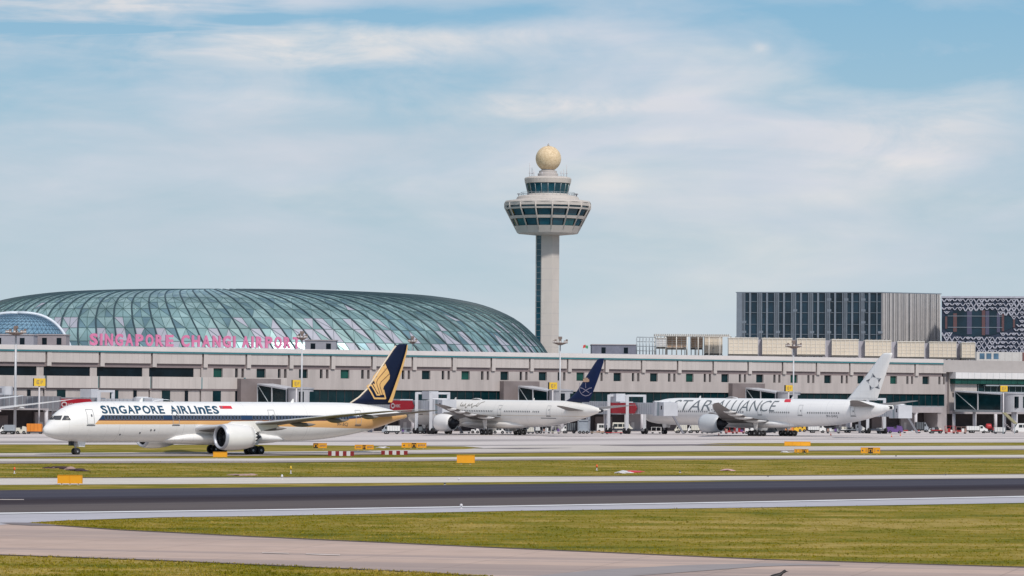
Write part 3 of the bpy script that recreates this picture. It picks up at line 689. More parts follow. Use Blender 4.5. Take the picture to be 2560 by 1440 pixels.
for za, zb_, ra, rb, nm in ((548, 541, 11.35, 11.75, 'pod_ring'), (524.5, 520.5, 12.95, 13.1, 'pod_ring'), (515.5, 507, 13.15, 13.15, 'pod_ring')):
    mb = MB(); mb.lathe([(ra - 1.6, tz(za)), (ra, tz(za)), (rb, tz(zb_)), (rb - 1.6, tz(zb_))], m_conc, n=n, smooth=False, rot=ro); mb.build(nm, tower)
for k in range(n):
    t0 = 2 * math.pi * k / n + ro; c_, d_ = math.cos(t0), math.sin(t0)
    q2 = MB(); q2.path([(9.5 * c_, 9.5 * d_, tz(576)), (13.05 * c_, 13.05 * d_, tz(520)), (13.05 * c_, 13.05 * d_, tz(509))], .25, m_conc, n=6); q2.build('pod_mullion', tower)
    t1 = t0 + 2 * math.pi / n
    if k % 1 == 0:
        for (ya, yb, ra, rb) in ((565.5, 549, 9.95, 10.85), (540.5, 525, 11.3, 12.2)):
            f_ = lambda t_, rr, yy: Vector((rr * math.cos(t_), rr * math.sin(t_), tz(yy)))
            w0, w1 = t0 + .045, t1 - .045
            q2 = MB(); q2.face([f_(w0, ra, ya), f_(w1, ra, ya), f_(w1, rb, yb), f_(w0, rb, yb)], m_tgl if (k * 5) % 4 == 1 and ya > 560 else m_tg); q2.build('window', tower)
mb = MB(); mb.lathe([(11.5, tz(507)), (13.1, tz(507)), (12.8, tz(503)), (9.6, tz(499)), (9.3, tz(493)), (8.6, tz(490)), (6.4, tz(488)), (6.2, tz(484))], m_conc, n=48, smooth=False); mb.build('pod_roof', tower)
mb = MB(); mb.lathe([(5.9, tz(488)), (6.0, tz(482)), (6.7, tz(459)), (6.7, tz(458))], m_tg, n=20, smooth=False, caps=False); mb.build('cab_glazing', tower)
for k in range(20):
    t0 = 2 * math.pi * k / 20; c_, d_ = math.cos(t0), math.sin(t0); q2 = MB(); q2.tube((6.05 * c_, 6.05 * d_, tz(485)), (6.75 * c_, 6.75 * d_, tz(459)), .09, m_mull, n=5); q2.build('cab_mullion', tower)
mb = MB(); mb.lathe([(6.2, tz(459)), (6.95, tz(458)), (7.15, tz(447)), (6.9, tz(444)), (6.0, tz(442)), (3.0, tz(441.5))], m_conc, n=40, smooth=False); mb.build('cab_roof', tower)
mb = MB(); mb.lathe([(3.1, tz(442)), (3.1, tz(434)), (2.7, tz(432)), (2.7, tz(427)), (2.0, tz(425)), (2.0, tz(420))], m_conc2, n=24, smooth=False); mb.build('radome_base', tower)
m_rad = TN('radome_skin', .7); v_ = m_rad.n('ShaderNodeTexVoronoi', feature='DISTANCE_TO_EDGE'); v_.inputs['Scale'].default_value = 1.05; m_rad.L(m_rad.co.outputs['Object'], v_.inputs[0])
m_rad.col(m_rad.mix(m_rad.ramp(v_.outputs['Distance'], [(.0, 1.0), (.07, 0.0)]), m_rad.ramp(m_rad.noise((1, 1, 1), .7, 4), [(.35, (.62, .475, .30)), (.65, (.74, .59, .40))]), (.50, .37, .21)))
mb = MB(); rr = 3.87; mb.lathe([(max(.02, rr * math.cos(a__)), rr * math.sin(a__)) for a__ in [R(-90 + 180 * k / 24) for k in range(25)]], m_rad.m, n=40); mb.build('radome', tower, loc=(0.1, 0, tz(396)))
mb = MB(); mb.tube((0.1, 0, tz(365)), (0.1, 0, tz(360)), .3, m_conc2, n=8); mb.tube((0.1, 0, tz(360)), (.1, 0, tz(357)), .08, m_conc2, n=5); mb.build('beacon', tower)
for ang, rad, top, base in ((190, 5.6, 408, 443), (205, 4.7, 425, 443), (-12, 5.8, 412, 443), (-30, 4.6, 428, 443), (250, 5.2, 432, 443), (165, 5.0, 418, 443), (15, 5.0, 422, 443)):
    c_, d_ = math.cos(R(ang)) * rad, math.sin(R(ang)) * rad; q2 = MB(); q2.tube((c_, d_, tz(base)), (c_, d_, tz(top)), .09, m_col, n=5)
    q2.tube((c_ - .35, d_, tz(base - 10)), (c_ + .35, d_, tz(base - 10)), .09, m_col, n=5); q2.build('antenna', tower)
mb = MB()
for hgt in (.5, 1.0): mb.path([(8.2 * math.cos(2 * math.pi * k / 40), 8.2 * math.sin(2 * math.pi * k / 40), tz(490) + hgt) for k in range(41)], .05, m_mull, n=4)
for k in range(40): mb.tube((8.2 * math.cos(2 * math.pi * k / 40), 8.2 * math.sin(2 * math.pi * k / 40), tz(490)), (8.2 * math.cos(2 * math.pi * k / 40), 8.2 * math.sin(2 * math.pi * k / 40), tz(490) + 1), .05, m_mull, n=4)
mb.build('railing', tower)
for ang in (178, 184, -4, -14):
    c_, d_ = math.cos(R(ang)) * 8.8, math.sin(R(ang)) * 8.8; q2 = MB(); q2.tube((c_, d_, tz(492)), (c_, d_, tz(484)), .12, m_bridged, n=5); q2.box(c_ - .5, c_ + .4, d_ - .2, d_ + .2, tz(486), tz(484), m_bridged); q2.build('floodlight', tower)
# ------------------------------------------------------------------ hotel slab with fins
HY = 1215.0; c0 = PX(2201, HY); sH = F / HY
def hz(px, y, yd=HY): return H0 + (980 + .0072 * (px - 1280) - y) / (F / yd)
ztop = hz(2201, 730)
# left face runs from the near corner back to px 1847
LA = R(180 - 14); lenL = (2201 - 1847) / sH / .97 + .1
hotel = thing('glass_hotel_block', 'dark glass slab building with pale vertical fins above the cream rooftop units', 'building', (c0.x, HY, 0))
ux, uy = math.cos(LA), math.sin(LA); RA = R(30); vx_, vy_ = math.cos(RA), math.sin(RA); lenR = 24.2
a0 = Vector((0, 0)); a1 = Vector((ux, uy)) * lenL; b1 = Vector((vx_, vy_)) * lenR; c1 = a1 + b1
m_hg = glass('hotel_glass', (.010, .028, .046), .12, .4, .5, .12); m_fin = mat('hotel_fin', (.20, .235, .28), .4, metal=.2, var=.08); m_slat = mat('hotel_slat', (.52, .50, .50), .6, var=.07); m_slat2 = mat('hotel_slat_gap', (.34, .335, .35), .7)
mb = MB(); mb.prism([(a0.x, a0.y), (b1.x, b1.y), (c1.x, c1.y), (a1.x, a1.y)], 0, ztop - .3, m_hg, ax='z'); mb.build('wall', hotel)
mb = MB(); mb.prism([(a0.x, a0.y - .4), (b1.x + .4, b1.y), (c1.x, c1.y + .3), (a1.x - .4, a1.y - .2)], ztop - .3, ztop, m_fin, ax='z'); mb.build('roof', hotel)
def onL(s, off, z): p = a1 + (a0 - a1) * (s / lenL); nrm = Vector((uy, -ux)); nrm = nrm if nrm.y < 0 else -nrm; return Vector((p.x + nrm.x * off, p.y + nrm.y * off, z))
def onR(s, off, z): p = a0 + (b1 - a0) * (s / lenR); nrm = Vector((vy_, -vx_)); return Vector((p.x + nrm.x * off, p.y + nrm.y * off, z))
def vfin(on, s, wd, dp_, z0, z1, m, name):
    q2 = MB(); q2.rings([[on(s, 0.02, z0), on(s + wd, 0.02, z0), on(s + wd, dp_, z0), on(s, dp_, z0)], [on(s, 0.02, z1), on(s + wd, 0.02, z1), on(s + wd, dp_, z1), on(s, dp_, z1)]], m, smooth=False); return q2
bay = lenL * 107 / 905.0
s0 = lenL * 5 / 905
mb = MB()
for z_ in (755, 782.5, 812, 837): mb.rings([[onL(0, .02, hz(2201, z_)), onL(lenL, .02, hz(2201, z_)), onL(lenL, .2, hz(2201, z_)), onL(0, .2, hz(2201, z_))], [onL(0, .02, hz(2201, z_) + .15), onL(lenL, .02, hz(2201, z_) + .15), onL(lenL, .2, hz(2201, z_) + .15), onL(0, .2, hz(2201, z_) + .15)]], m_fin, smooth=False)
mb.build('floor_edge', hotel)
vfin(onL, 0, 1.7, .6, 0, ztop - .3, m_fin, 'fin').build('fin', hotel)
rf = random.Random(2)
for k in range(9):
    for off, wd in ((.30, .25), (.385, .25), (.455, .25), (.535, .3), (.83, .6)):
        s = (k + off - .13) * bay + s0
        if 1.7 < s < lenL - 1: vfin(onL, s, wd, .55, 0, ztop - .3, m_fin, 'fin').build('fin', hotel)
    for lv in (0, 1, 2, 3):
        if rf.random() < .42:
            s = (k + .26) * bay + s0; z_ = hz(2201, (755, 782.5, 812, 837)[lv]); q2 = MB()
            q2.rings([[onL(s, .03, z_ + .4), onL(s + bay * .26, .03, z_ + .4), onL(s + bay * .26, .5, z_ + .4), onL(s, .5, z_ + .4)], [onL(s, .03, z_ + 1.2), onL(s + bay * .26, .03, z_ + 1.2), onL(s + bay * .26, .5, z_ + 1.2), onL(s, .5, z_ + 1.2)]], m_fin, smooth=False); q2.build('balcony', hotel)
nS = 44
for k in range(nS):
    s = lenR * k / nS; vfin(onR, s + .03, lenR / nS * (.62 if k % 5 else .42), .3 + .15 * (k % 3 == 0), 0, ztop - .32, m_slat if k % 4 else m_slat2, 'slat').build('slat', hotel)
# patterned building at the far right
QY = 1180.0; q0 = PX(2353, QY); sQ = F / QY
pb_ = thing('lattice_facade_building', 'dark blue building wrapped in a white wavy lattice with a large eye-shaped window', 'building', (q0.x, QY, 0), R(-9))
m_navy = mat('navy_wall', (.014, .026, .055), .6, var=.3, scale=.3); m_lat = mat('white_lattice', (.38, .39, .46), .55, var=.15, scale=.8)
zt_ = hz(2450, 741, QY); Wq = 62.0
mb = MB(); mb.box(0, Wq, 0, 40, 0, zt_ - .6, m_navy); mb.build('wall', pb_)
def qx(px): return (px - 2353) / sQ
def qz(px, y): return hz(px, y, QY)
def qtop(x): return zt_ + .6 * min(1, x / 26) - .2
ex, ez, ea, eb = qx(2446), qz(2448, 807), 97 / sQ, 36 / sQ
def inside(x, z): return abs((x - ex) / ea) + ((z - ez) / eb) ** 2 < 1 if x > ex else ((x - ex) / (ea * 1.05)) ** 2 + ((z - ez) / eb) ** 2 < 1
cw, ch = 1.7, 1.35
rows = int((zt_ - 18) / ch) + 1
for r_ in range(rows):
    z = zt_ - .9 - r_ * ch; mb = MB(); nq = 0
    for k in range(int(Wq / cw)):
        x = k * cw + (cw / 2 if r_ % 2 else 0)
        if inside(x + cw / 2, z): continue
        wv_ = .28 * math.sin(k * .8 + r_ * .5)
        for (xa, za, xb, zb_) in ((x, z + .1, x + cw * .45, z - ch * .75 + wv_), (x + cw * .45, z - ch * .75 + wv_, x + cw * .95, z + .1)):
            wd = .20 + .06 * math.sin(k + r_)
            mb.rings([[(xa - wd, -.06, za), (xa + wd, -.06, za), (xa + wd, -.35, za), (xa - wd, -.35, za)], [(xb - wd, -.06, zb_), (xb + wd, -.06, zb_), (xb + wd, -.35, zb_), (xb - wd, -.35, zb_)]], m_lat, smooth=False); nq += 1
        if (k + r_) % 2: mb.face([(x + cw * .2, -.2, z + .1), (x + cw * .75, -.2, z + .1), (x + cw * .47, -.3, z - .35)], m_lat)
    if nq: mb.build('lattice_row', pb_)
mb = MB(); mb.box(-.1, Wq, -.4, 0, zt_ - .6, zt_, m_lat); mb.build('roof', pb_)
pts = []
for k in range(33):
    a__ = math.pi * 2 * k / 32; x = ex + ea * math.cos(a__); zz_ = eb * math.sin(a__) * (1.0 if math.cos(a__) <= 0 else (1 - abs(math.cos(a__))) ** .25 if abs(math.cos(a__)) < 1 else 0)
    pts.append((max(.1, x), ez + zz_))
mb = MB(); mb.prism(pts[:-1], -.05, -.12, m_hg); mb.build('window', pb_)
m_red = mat('brick_red_panel', (.11, .055, .06), .7); m_mau = mat('mauve_panel', (.07, .07, .125), .7)
for px, mm, wd in ((2362, m_red, 5), (2382, m_red, 9), (2416, m_mau, 12), (2453, m_red, 8), (2462, m_mau, 9), (2490, m_mau, 8), (2502, m_red, 6), (2530, m_red, 5)):
    x = qx(px); k = (x - ex) / ea; hh = eb * math.sqrt(max(.02, 1 - k * k)) * .85 if k < 0 else eb * math.sqrt(max(.02, 1 - abs(k))) * .9
    q2 = MB(); q2.box(x, x + wd / sQ, -.3, -.13, ez - hh, ez + hh, mm); q2.build('panel', pb_)
for zz_ in (-1.6, 2.0): q2 = MB(); q2.box(ex - ea * .8, ex + ea * .6, -.34, -.31, ez + zz_, ez + zz_ + .2, m_fin); q2.build('transom', pb_)
# ------------------------------------------------------------------ cream rooftop units (cooling plant) on the terminal roof
m_cream = mat('cream_louvre', (.60, .53, .44), .75, var=.08, scale=.4); m_cream2 = mat('cream_louvre_edge', (.66, .63, .58), .7, var=.05); m_tan = mat('tan_coil', (.34, .235, .165), .8, var=.2, scale=.8); m_rack = mat('dark_pipe_rack', (.10, .095, .09), .7, var=.2)
def unit(px0, px1, y0, y1, yd, label, m=m_cream, grid=6, depth=5.0, group='cream louvred rooftop units in a row'):
    a_ = P(px0, y1, yd); b_ = P(px1, y0, yd); w_ = b_.x - a_.x; h_ = b_.z - a_.z
    o = thing('rooftop_cooling_unit', label, 'rooftop unit', (a_.x, yd, 19.3), 0, group)
    z0 = a_.z - 19.3; mb = MB(); mb.box(0, w_, 0, depth, z0 + .5, z0 + h_, m); mb.build('casing', o)
    mb = MB(); n_ = max(3, int(w_ / 1.15))
    for k in range(n_ + 1): mb.box(w_ * k / n_ - .05, w_ * k / n_ + .05, -.12, 0, z0 + .5, z0 + h_, m_cream2)
    for k in range(5): mb.box(0, w_, -.07, 0, z0 + .6 + (h_ - .8) * k / 4.2, z0 + .68 + (h_ - .8) * k / 4.2, m_cream2)
    mb.build('louvre', o)
    mb = MB(); mb.box(-.1, w_ + .1, -.2, depth, z0 + h_, z0 + h_ + .2, m_cream2)
    for k in range(n_): mb.box(w_ * (k + .3) / n_, w_ * (k + .55) / n_, .2, .5, z0 + h_ + .2, z0 + h_ + .45, m_rack)
    mb.build('top_frame', o)
    mb = MB(); mb.box(0, w_, .1, depth, z0 + .05, z0 + .45, m_rack)
    for k in range(n_ + 1): mb.box(w_ * k / n_ - .1, w_ * k / n_ + .1, 0, .3, -.2 if z0 > -.2 else z0, z0 + .1, m_rack)
    mb.build('rack', o)
    return o
def yd_at(px, back=18): return tw(tco(px), back, 0).y
nm = ['leftmost', 'second', 'third', 'fourth', 'fifth', 'sixth', 'seventh', 'last and narrowest']
un = [(1822, 1895, 846, 890), (1906, 1980, 847, 891), (1993, 2063, 848, 891), (2080, 2146, 850, 893), (2163, 2228, 852, 895), (2244, 2311, 855, 897), (2324, 2391, 856, 898), (2405, 2438, 858, 899)]
for k, (a_, b_, c_, d_) in enumerate(un):
    unit(a_, b_, c_, d_, yd_at(b_), '%s cream louvred unit of the long row on the terminal roof' % nm[k])
go = thing('rooftop_plant_enclosure', 'grey ducts and back wall seen in the gaps between the cream rooftop units', 'rooftop plant', (0, 0, 0))
for (a_, b_, c_, d_), (e_, f_, g_, h_) in zip(un, un[1:]):
    p0 = P(b_ - 6, h_, yd_at(b_) + 9); p1 = P(e_ + 6, c_ + 3, yd_at(b_) + 9); mb = MB(); mb.box(p0.x, p1.x, p0.y, p0.y + 1, 19, p1.z, mat('duct_grey', (.36, .35, .40), .6, var=.1)); mb.build('back_wall', go)
unit(1668, 1716, 843, 874, 1000, 'tan coil unit with open front left of the cream rooftop row', m_tan, group='tan coil units on the roof')
unit(1728, 1757, 844, 874, 1003, 'narrow tan coil unit right beside the wider tan unit', m_tan, group='tan coil units on the roof')
unit(1762, 1806, 843, 888, 1006, 'cream unit under the white canopy pipes beside the tan units')
unit(1640, 1666, 846, 872, 998, 'small pale grey unit left of the tan coil units', mat('pale_unit', (.52, .53, .55), .7))
fr = thing('rooftop_pipe_frame', 'open steel frame with pipes at the left end of the rooftop plant', 'scaffold', (P(1592, 880, 995).x, 995, 19.3)); x1_ = P(1640, 880, 995).x - P(1592, 880, 995).x; zt2 = P(1600, 845, 995).z - 19.3
for k in range(7):
    q2 = MB(); q2.tube((x1_ * k / 6, 0, -.1), (x1_ * k / 6, 0, zt2), .09, m_mull, n=5); q2.build('upright', fr); q2 = MB(); q2.tube((x1_ * k / 6, 3, -.1), (x1_ * k / 6, 3, zt2), .09, m_mull, n=5); q2.build('upright', fr)
for k in range(5):
    q2 = MB(); q2.tube((0, 0, zt2 * k / 4.2 + .5), (x1_, 0, zt2 * k / 4.2 + .5), .07, m_mull, n=5); q2.build('rail', fr); q2 = MB(); q2.tube((0, 3, zt2 * k / 4.2 + .5), (x1_, 3, zt2 * k / 4.2 + .5), .07, m_mull, n=5); q2.build('rail', fr)
cp = thing('rooftop_white_canopy', 'thin white pipe canopy over the tan coil units on the roof', 'canopy', (P(1636, 842, 1000).x, 999, 19.3)); wc = P(1826, 842, 1000).x - P(1636, 842, 1000).x; zc_ = P(1700, 836, 1000).z - 19.3
mb = MB(); mb.box(0, wc, -1, 5, zc_ - .5, zc_ - .35, m_cream2)
for k in range(40): mb.box(wc * k / 40, wc * k / 40 + .12, -1.2, 5, zc_ - .3, zc_ + .1, m_cream2)
mb.build('roof', cp)
for k in range(8): q2 = MB(); q2.tube((wc * k / 7, -.8, 0), (wc * k / 7, -.8, zc_ - .5), .12, m_cream2, n=6); q2.build('post', cp)
for k, px in enumerate((1712, 1740, 1783)):
    p = P(px, 890, 985); o = thing('rooftop_antenna', ['thin dark antenna on the roof edge before the tan unit', 'second thin dark antenna, beside the narrow tan unit', 'short antenna with a small dish near the cream units'][k], 'antenna', (p.x, 985, 19.4), 0, 'small rooftop antennas')
    mb = MB(); mb.tube((0, 0, 0), (0, 0, 2.6), .1, m_rack, n=5); mb.build('mast', o); mb = MB(); mb.box(-.3, .3, -.2, .2, 2.1, 2.6, m_rack); mb.build('head', o)
# right-hand roof pavilion
rp = thing('rooftop_pavilion', 'pale panelled roof pavilion with blue windows at the right edge', 'building', (P(2441, 900, 1040).x, 1040, 19)); wr = 40
mb = MB(); zr = P(2500, 880, 1040).z - 19; mb.box(0, wr, 0, 10, 0, zr, mat('pavilion_panel', (.52, .51, .50), .6, var=.06))
for k in range(14): mb.box(k * 2.0, k * 2.0 + .06, -.01, 0, 0, zr, m_groove)
mb.build('wall', rp)
m_blu = glass('pavilion_blue_glass', (.07, .14, .22), .15)
for k, px in enumerate((2449, 2466, 2484)):
    x = (px - 2441) / (F / 1040); q2 = MB(); q2.box(x, x + 1.4, -.06, -.01, .9, zr - .4, m_blu); q2.build('window', rp)
q2 = MB(); q2.box((2556 - 2441) / (F / 1040), wr, -.1, -.01, .3, zr - .1, mat('pavilion_red', (.16, .07, .07), .6)); q2.build('panel', rp)
# flag / red-green windsock-like streamers on the roof edge
fl = thing('flag', 'small red and green flag flying on the roof line right of the tower', 'flag', (P(1455, 885, 960).x, 960, 19.2))
mb = MB(); mb.tube((0, 0, 0), (.3, 0, 3.0), .05, m_col, n=5); mb.build('pole', fl)
m_fr = mat('flag_red', (.5, .05, .05), .8); m_fg = mat('flag_green', (.04, .25, .12), .8)
mb = MB()
for k in range(6):
    z0 = 1.9 + .12 * math.sin(k); x0 = .25 + k * .22
    mb.face([(x0, .04 * math.sin(k * 1.3), z0), (x0 + .22, .04 * math.sin((k + 1) * 1.3), z0 + .14), (x0 + .22, .04 * math.sin((k + 1) * 1.3), z0 + .95), (x0, .04 * math.sin(k * 1.3), z0 + .7)], m_fr if k < 3 else m_fg)
mb.build('cloth', fl)
# ------------------------------------------------------------------ airliners
def ip(L, x, c=1):
    if x <= L[0][0]: return L[0][c]
    for a_, b_ in zip(L, L[1:]):
        if a_[0] <= x <= b_[0]:
            k = (x - a_[0]) / (b_[0] - a_[0]); return a_[c] + (b_[c] - a_[c]) * k
    return L[-1][c]
ST787 = [(0, 3.58, 3.52, .03), (.12, 3.95, 3.2, .34), (.3, 4.2, 3.02, .55), (.6, 4.45, 2.82, .85), (1.0, 4.85, 2.64, 1.2), (1.5, 5.4, 2.46, 1.55), (2.0, 5.92, 2.33, 1.85), (2.6, 6.42, 2.22, 2.12), (3.4, 6.92, 2.1, 2.4), (4.5, 7.3, 1.99, 2.62), (5.8, 7.58, 1.9, 2.78), (7.2, 7.73, 1.86, 2.87), (9, 7.82, 1.85, 2.93), (12, 7.86, 1.85, 2.95), (20, 7.86, 1.85, 2.95), (30, 7.86, 1.85, 2.95), (42, 7.86, 1.86, 2.95), (46, 7.86, 1.93, 2.93), (49, 7.86, 2.1, 2.88), (52, 7.85, 2.4, 2.75), (55, 7.80, 2.82, 2.5), (58, 7.62, 3.35, 2.12), (61, 7.30, 3.98, 1.62), (64, 6.80, 4.68, 1.02), (66, 6.35, 5.2, .6), (67.2, 6.05, 5.45, .36)]
ST_LONG = ST787
ST787 = [(x if x < 58 else 58 + (x - 58) * .86, a_, b_, c_) for x, a_, b_, c_ in ST787]
ST777 = [(x * 73 / 65.9, 2.2 + (zt - 1.85) * 1.032, 2.2 + (zb - 1.85) * 1.032, wd * 1.05) for x, zt, zb, wd in ST787]
ST777 = [s_ for s_ in ST777 if s_[0] < 70] + [(71, 7.25, 5.9, .45), (73, 7.1, 6.25, .16)]
m_tyre = mat('tyre_rubber', (.012, .012, .014), .8, var=.2); m_hub = mat('wheel_hub', (.36, .37, .39), .4, metal=.4, var=.1); m_strut = mat('gear_strut', (.45, .45, .47), .4, metal=.3)
m_lip = mat('engine_lip_metal', (.44, .46, .52), .45, metal=.3, var=.05); m_fan = mat('fan_dark', (.008, .010, .016), .4, var=.3); m_exh = mat('exhaust_dark', (.018, .020, .028), .45, metal=.3, var=.2)
m_wing = mat('wing_grey', (.20, .185, .18), .6, var=.06, scale=.2, stretch=(1, .3, 1)); m_wingt = mat('wing_leading_edge', (.62, .63, .66), .3, metal=.3, var=.04)
m_cock = mat('cockpit_glass', (.06, .065, .075), .12, var=.3, scale=2); m_line = mat('panel_outline', (.40, .41, .42), .6); m_grey = mat('marking_grey', (.09, .10, .12), .6)
def wheel_mesh(r=.66, w_=.46):
    mb = MB(); mb.lathe([(r * .55, -w_ / 2), (r * .9, -w_ / 2), (r, -w_ * .3), (r, w_ * .3), (r * .9, w_ / 2), (r * .55, w_ / 2)], m_tyre, n=24, axis='y')
    o = mb.build('tyre'); me = o.data; bpy.data.objects.remove(o)
    mb = MB(); mb.lathe([(r * .12, -w_ / 2 - .02), (r * .5, -w_ / 2 + .03), (r * .56, -w_ / 2 - .005), (r * .56, w_ / 2 + .005), (r * .5, w_ / 2 - .03), (r * .12, w_ / 2 + .02)], m_hub, n=18, axis='y')
    o = mb.build('rim'); m2 = o.data; bpy.data.objects.remove(o); return me, m2
W_AC = wheel_mesh(); W_NOSE = wheel_mesh(.52, .34)
def wing_loft(mb, secs, m, n=12, sgn=1):
    """secs: (xLE, y, z, chord, thickness ratio)"""
    prf = []
    for k in range(n + 1):
        t = math.pi * k / n; x = (1 + math.cos(t)) / 2; y = 5 * (.2969 * math.sqrt(x) - .126 * x - .3516 * x * x + .2843 * x ** 3 - .1036 * x ** 4); prf.append((x, y * .62 + .0))
    low = [(x, -y * 1.2) for x, y in prf[1:-1]][::-1]; pr = prf + low
    rs = [[(xl + c * x, sgn * y, z + c * th * zz_) for x, zz_ in pr] for xl, y, z, c, th in secs]
    mb.rings(rs, m)
def livery_white(name, base, extra=None, lower=None):
    q = TN(name, .28); q.b.inputs['Coat Weight'].default_value = .3; q.b.inputs['Coat Roughness'].default_value = .1
    n_ = q.noise((.15, .5, .5), 1.0, 4); c_ = q.ramp(n_, [(.3, tuple(x * .96 for x in base)), (.7, base)])
    sp = q.n('ShaderNodeSeparateXYZ'); q.L(q.co.outputs['Object'], sp.inputs[0])
    st = q.noise((.6, 1, .12), 2.0, 4, .7); c_ = q.mix(q.math('MULTIPLY', q.ramp(st, [(.5, 0.0), (.8, .22)]), q.math('LESS_THAN', sp.outputs[2], 3.6)), c_, tuple(x * .7 for x in base))
    for ax_, per, wd_l, am in ((0, 3.05, .016, .22), (0, 11.3, .006, .35), (2, 1.45, .03, .14)):
        jn = q.math('LESS_THAN', q.math('FRACT', q.math('DIVIDE', sp.outputs[ax_], per)), wd_l); c_ = q.mix(q.math('MULTIPLY', jn, am), c_, tuple(x * .35 for x in base))
    if extra: c_ = extra(q, sp, c_)
    q.col(c_); return q.m
def sia_extra(q, sp, c_):
    x, z = sp.outputs[0], sp.outputs[2]
    xs = q.math('ADD', x, q.math('MULTIPLY', q.math('SUBTRACT', 5.85, z), 1.0))        # slanted front end
    on = q.math('GREATER_THAN', xs, 8.35)
    def band(lo, hi):
        a_ = q.math('GREATER_THAN', z, lo) if not isinstance(lo, (int, float)) else q.math('GREATER_THAN', z, lo)
        return q.math('MULTIPLY', q.math('MULTIPLY', a_, q.math('LESS_THAN', z, hi)), on)
    glo = q.math('SUBTRACT', 4.50, q.math('MULTIPLY', q.math('MAXIMUM', q.math('SUBTRACT', x, 25.0), 0.0), .021))
    gtop = q.math('ADD', 5.04, q.math('MULTIPLY', q.math('MAXIMUM', q.math('SUBTRACT', x, 50.0), 0.0), .075))
    btop = q.math('SUBTRACT', 5.86, q.math('MULTIPLY', q.math('MAXIMUM', q.math('SUBTRACT', x, 46.0), 0.0), .010))
    c_ = q.mix(band(glo, gtop), c_, (.74, .42, .17))
    c_ = q.mix(band(gtop, q.math('ADD', gtop, .14)), c_, (.11, .035, .03))
    c_ = q.mix(band(q.math('ADD', gtop, .14), btop), c_, (.013, .036, .092)); return c_
def sau_extra(q, sp, c_):
    z = sp.outputs[2]; l_ = q.math('MULTIPLY', q.math('GREATER_THAN', z, 4.42), q.math('LESS_THAN', z, 4.50)); return q.mix(q.math('MULTIPLY', l_, .8), c_, (.52, .38, .22))
m_sia = livery_white('white_paint_gold_blue_stripes', (.84, .835, .83), sia_extra); m_sau = livery_white('cream_white_paint', (.82, .795, .76), sau_extra); m_star = livery_white('plain_white_paint', (.83, .83, .835))
m_nac = mat('nacelle_white', (.78, .77, .76), .3, var=.04, scale=.5, coat=.3)
m_finb = mat('fin_navy', (.006, .012, .040), .5, var=.12, scale=.3, spec=.2); m_finb2 = mat('fin_royal_navy', (.005, .016, .070), .5, var=.12, spec=.2); m_gold = mat('gold_paint', (.72, .44, .17), .45, var=.05); m_beige = mat('beige_edge', (.66, .56, .45), .4)
m_emline = mat('emblem_brown_line', (.16, .07, .04), .5); m_stext = mat('teal_blue_lettering', (.012, .062, .115), .4, var=.03); m_flagr = mat('flag_red_paint', (.62, .03, .05), .4); m_winm = mat('cabin_window_dark', (.02, .025, .035), .2, var=.2); m_winf = mat('cabin_window_frame', (.15, .17, .22), .4)
m_gtext = mat('grey_lettering', (.15, .17, .19), .5)
